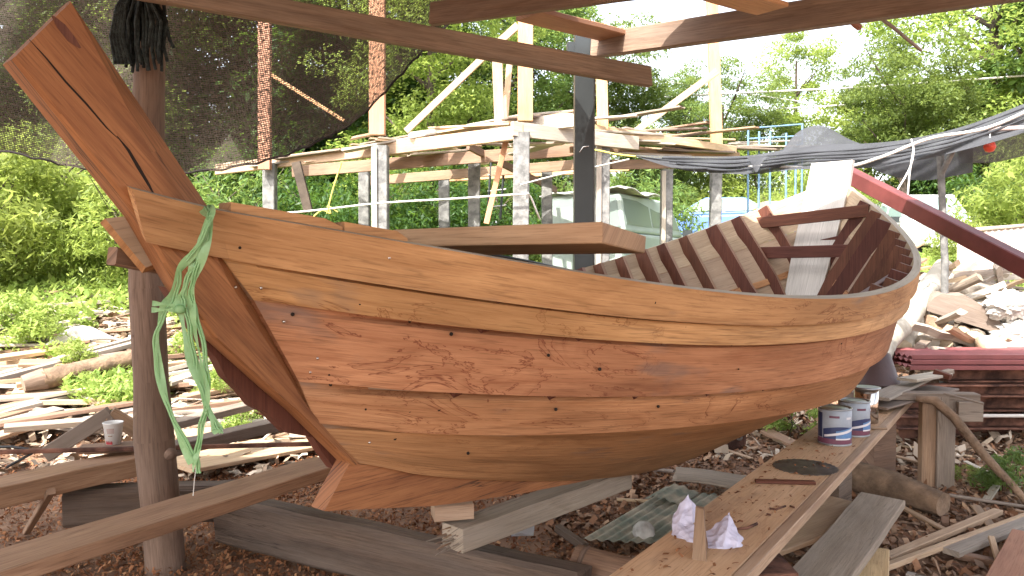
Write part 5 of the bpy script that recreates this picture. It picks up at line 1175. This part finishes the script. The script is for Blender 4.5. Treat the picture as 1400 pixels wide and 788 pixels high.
tl=[('b',1350,24,1.5,'leafA','large bright green tree filling the upper right corner'),('a',1232,23,.82,'leafB','broad tree left of the big bright one at the right'),('d',1085,27,.88,'leafA','slender light green tree beside the sky gap at the right'),
('a',985,25,.78,'leafB','tree behind the tall orange upright'),('b',905,24,.70,'leafB','round tree behind the gap right of the steel post'),('a',790,23,.92,'leafB','tree right behind the dark steel post'),
('b',690,21,1.1,'leafB','tree behind the tall pale upright'),('b',590,17,1.0,'leafA','bright tree at the edge of the shade net'),('c',470,20,1.3,'leafC','dark tree behind the right part of the shade net'),
('c',330,20,1.35,'leafC','dark tree behind the middle of the shade net'),('b',200,19,1.3,'leafB','green tree behind the round post and net'),('c',90,21,1.3,'leafC','dark tree behind the net and the stem'),('b',-30,18,1.2,'leafB','tree behind the left edge of the net'),
('c',1450,23,1.2,'leafB','tree partly cut by the right edge'),('c',1290,25,.8,'leafC','dark low tree behind the white pickup truck'),('c',620,24,.95,'leafC','dark tree far behind the platform, left of the corner post'),('c',745,27,.8,'leafC','dark tree far behind the platform corner')]
for i,(k_,px,Y,s_,mt,lb) in enumerate(tl): tree(k_,X_(px,Y),Y,s_,random.uniform(0,6.28),lb,mat=mt)
# background wood further back, trees still apart
for i in range(19):
    px=-150+i*90+random.uniform(-20,20); Y=random.uniform(33,42); s_=random.uniform(.8,1.05)
    if 1090<px<1175: s_*=.6
    if 850<px<1090: s_*=.8
    tree(random.choice('abc'),X_(px,Y),Y,s_,random.uniform(0,6.28),'far green tree in the row of wood closing the view behind the yard',mat=random.choice(['leafA','leafB','leafB']),group='far row of trees')
# shrubs
sh=[(20,12.5,1.35,'leafA'),(95,13.5,1.5,'leafA'),(165,12,.95,'leafA'),(-60,11.5,1.4,'leafA'),(60,16,1.6,'leafA'),(140,17,1.7,'leafB'),(330,11.0,.85,'weed'),(300,14,1.2,'leafB'),(430,14.5,1.,'leafC'),(520,14.5,1.1,'leafC'),(600,15.5,1.2,'leafC'),(680,15.5,1.1,'leafC'),(560,16,1.2,'leafB'),(760,16.5,1.2,'leafB'),
(880,17.5,1.2,'leafB'),(925,17.0,.45,'weed'),(1000,25.,1.4,'weed'),(1065,17.5,.9,'weed'),(1120,21,1.4,'leafA'),(930,25,1.7,'leafA'),(1030,25,1.9,'leafA'),(1165,24,1.3,'leafB'),(1412,15.5,1.25,'leafA'),(1475,14.5,1.6,'leafA'),(1330,21,1.3,'leafC'),(1325,15,.7,'weed'),(380,17,1.5,'leafC'),(250,17,1.5,'leafB')]
nm=['leftmost lower','second lower','third lower','cut off']
for i,(px,Y,s_,mt) in enumerate(sh):
    where='on the left slope' if px<240 else 'under the raised platform' if px<800 else 'behind the van and the blue car' if px<1150 else 'at the right behind the pickup'
    tree('s',X_(px,Y),Y,s_,random.uniform(0,6.28),('bright feathery shrub ' if mt in('leafA','weed') else 'dark green shrub ')+where,'shrub','shrub',group='shrubs '+where,mat=mt,zs=1.15)
for px,Y,s_ in ((500,9.,.75),(545,9.2,.6),(600,9.3,.7),(640,9.4,.6),(470,9.6,.5),(335,9.2,1.0),(310,9.4,.8),(690,10,.6),(100,8.2,.38),(60,9,.6),(20,9.2,.7),(280,8.4,.5),(300,7.4,.35),(930,10.5,.6),(960,12,.5),(1000,13,.5),(880,11,.6),(1035,13,1.),(1395,4.9,.32),(1330,5.2,.13),(1215,7,.3),(110,7.4,.28),(1085,6.4,.35),(330,6.4,.3)):
    tree('w',X_(px,Y),Y,s_,random.uniform(0,6.28),'low leafy green weed growing between the scrap and the posts','weed','weed',group='low weeds',mat='weed' if px<1300 or px==1330 else 'leafB')
# ground cover
def cover(name,n,fx,size,mat,label):
    pts=np.array([fx() for _ in range(n)]); r=rng; L=r.uniform(.5,1.3,n)*size; yaw=r.uniform(0,6.28,n); pit=r.uniform(-.3,1.1,n)
    a=np.stack([np.cos(yaw)*np.cos(pit),np.sin(yaw)*np.cos(pit),np.sin(pit)],1)*L[:,None]; b=np.stack([-np.sin(yaw),np.cos(yaw),r.normal(0,.3,n)],1)*(L*.24)[:,None]
    pts=pts+np.array([0,0,1])*(r.uniform(0,1,n)**1.5*size*2.2)[:,None]
    v=np.stack([pts,pts+a*.45+b,pts+a,pts+a*.45-b],1).reshape(-1,3); f=np.arange(n)[:,None]*4+np.array([[0,1,2,3]])
    o=bpy.data.objects.new(name,npmesh(name,v,f,M[mat])); COL.objects.link(o); o['kind']='stuff'; o['label']=label; o['category']='ground cover'
def cl():
    while 1:
        y=random.uniform(8.4,20); x=-y*random.uniform(.0,.8)
        d=math.sin(x*1.3+1)*math.cos(y*1.1)+.4*math.sin(x*3.7+y*2.9)
        if y>10.5 or d>.2: return (x,y,gz(x,y))
def cr():
    while 1:
        y=random.uniform(9.5,24); x=y*random.uniform(-.05,.8); return (x,y,gz(x,y))
cover('undergrowth',70000,cl,.13,'weed','bright green low undergrowth covering the left slope')
cover('undergrowth',55000,cr,.15,'weed','green low undergrowth behind the boat and around the vehicles')
def cn():
    while 1:
        y=random.uniform(6.4,8.6); x=-y*random.uniform(.2,.75)
        if math.sin(x*2.1)*math.cos(y*2.7+x)>.45: return (x,y,gz(x,y)+.05)
cover('weed_patch',7000,cn,.08,'weed','patches of small bright weeds between the scrap boards')
# ------------------------------------------------------------------ camera, light, sky
cam=bpy.data.cameras.new('camera'); co=bpy.data.objects.new('camera',cam); COL.objects.link(co); co.location=(0,0,EYE); co.rotation_euler=(math.pi/2-PITCH,0,0)
cam.sensor_width=36; cam.lens=F/1400*36; cam.clip_end=600; cam.clip_start=.05; sc.camera=co
w=bpy.data.worlds.new('World'); sc.world=w; w.use_nodes=True; nt=w.node_tree; bg=nt.nodes['Background']; sky=nt.nodes.new('ShaderNodeTexSky'); sky.sky_type='NISHITA'; sky.sun_disc=False
sv=V((-.40,-.55,.76)).normalized(); sky.sun_elevation=math.asin(sv.z); sky.sun_rotation=math.atan2(sv.x,sv.y); sky.air_density=1.; sky.dust_density=4.; sky.ozone_density=.6
hs=nt.nodes.new('ShaderNodeHueSaturation'); hs.inputs['Saturation'].default_value=.4; nt.links.new(sky.outputs[0],hs.inputs['Color']); nt.links.new(hs.outputs[0],bg.inputs[0]); bg.inputs[1].default_value=.15
sl=bpy.data.lights.new('sun','SUN'); sl.energy=3.0; sl.angle=R(.5); sl.color=(1,.95,.87); so=bpy.data.objects.new('sun',sl); COL.objects.link(so); so.rotation_euler=sv.to_track_quat('Z','Y').to_euler()
sc.view_settings.view_transform='Standard'; sc.view_settings.look='None'; sc.view_settings.gamma=1; sc.view_settings.exposure=2.2
sc.render.engine='CYCLES'; sc.cycles.max_bounces=6; sc.cycles.transparent_max_bounces=8
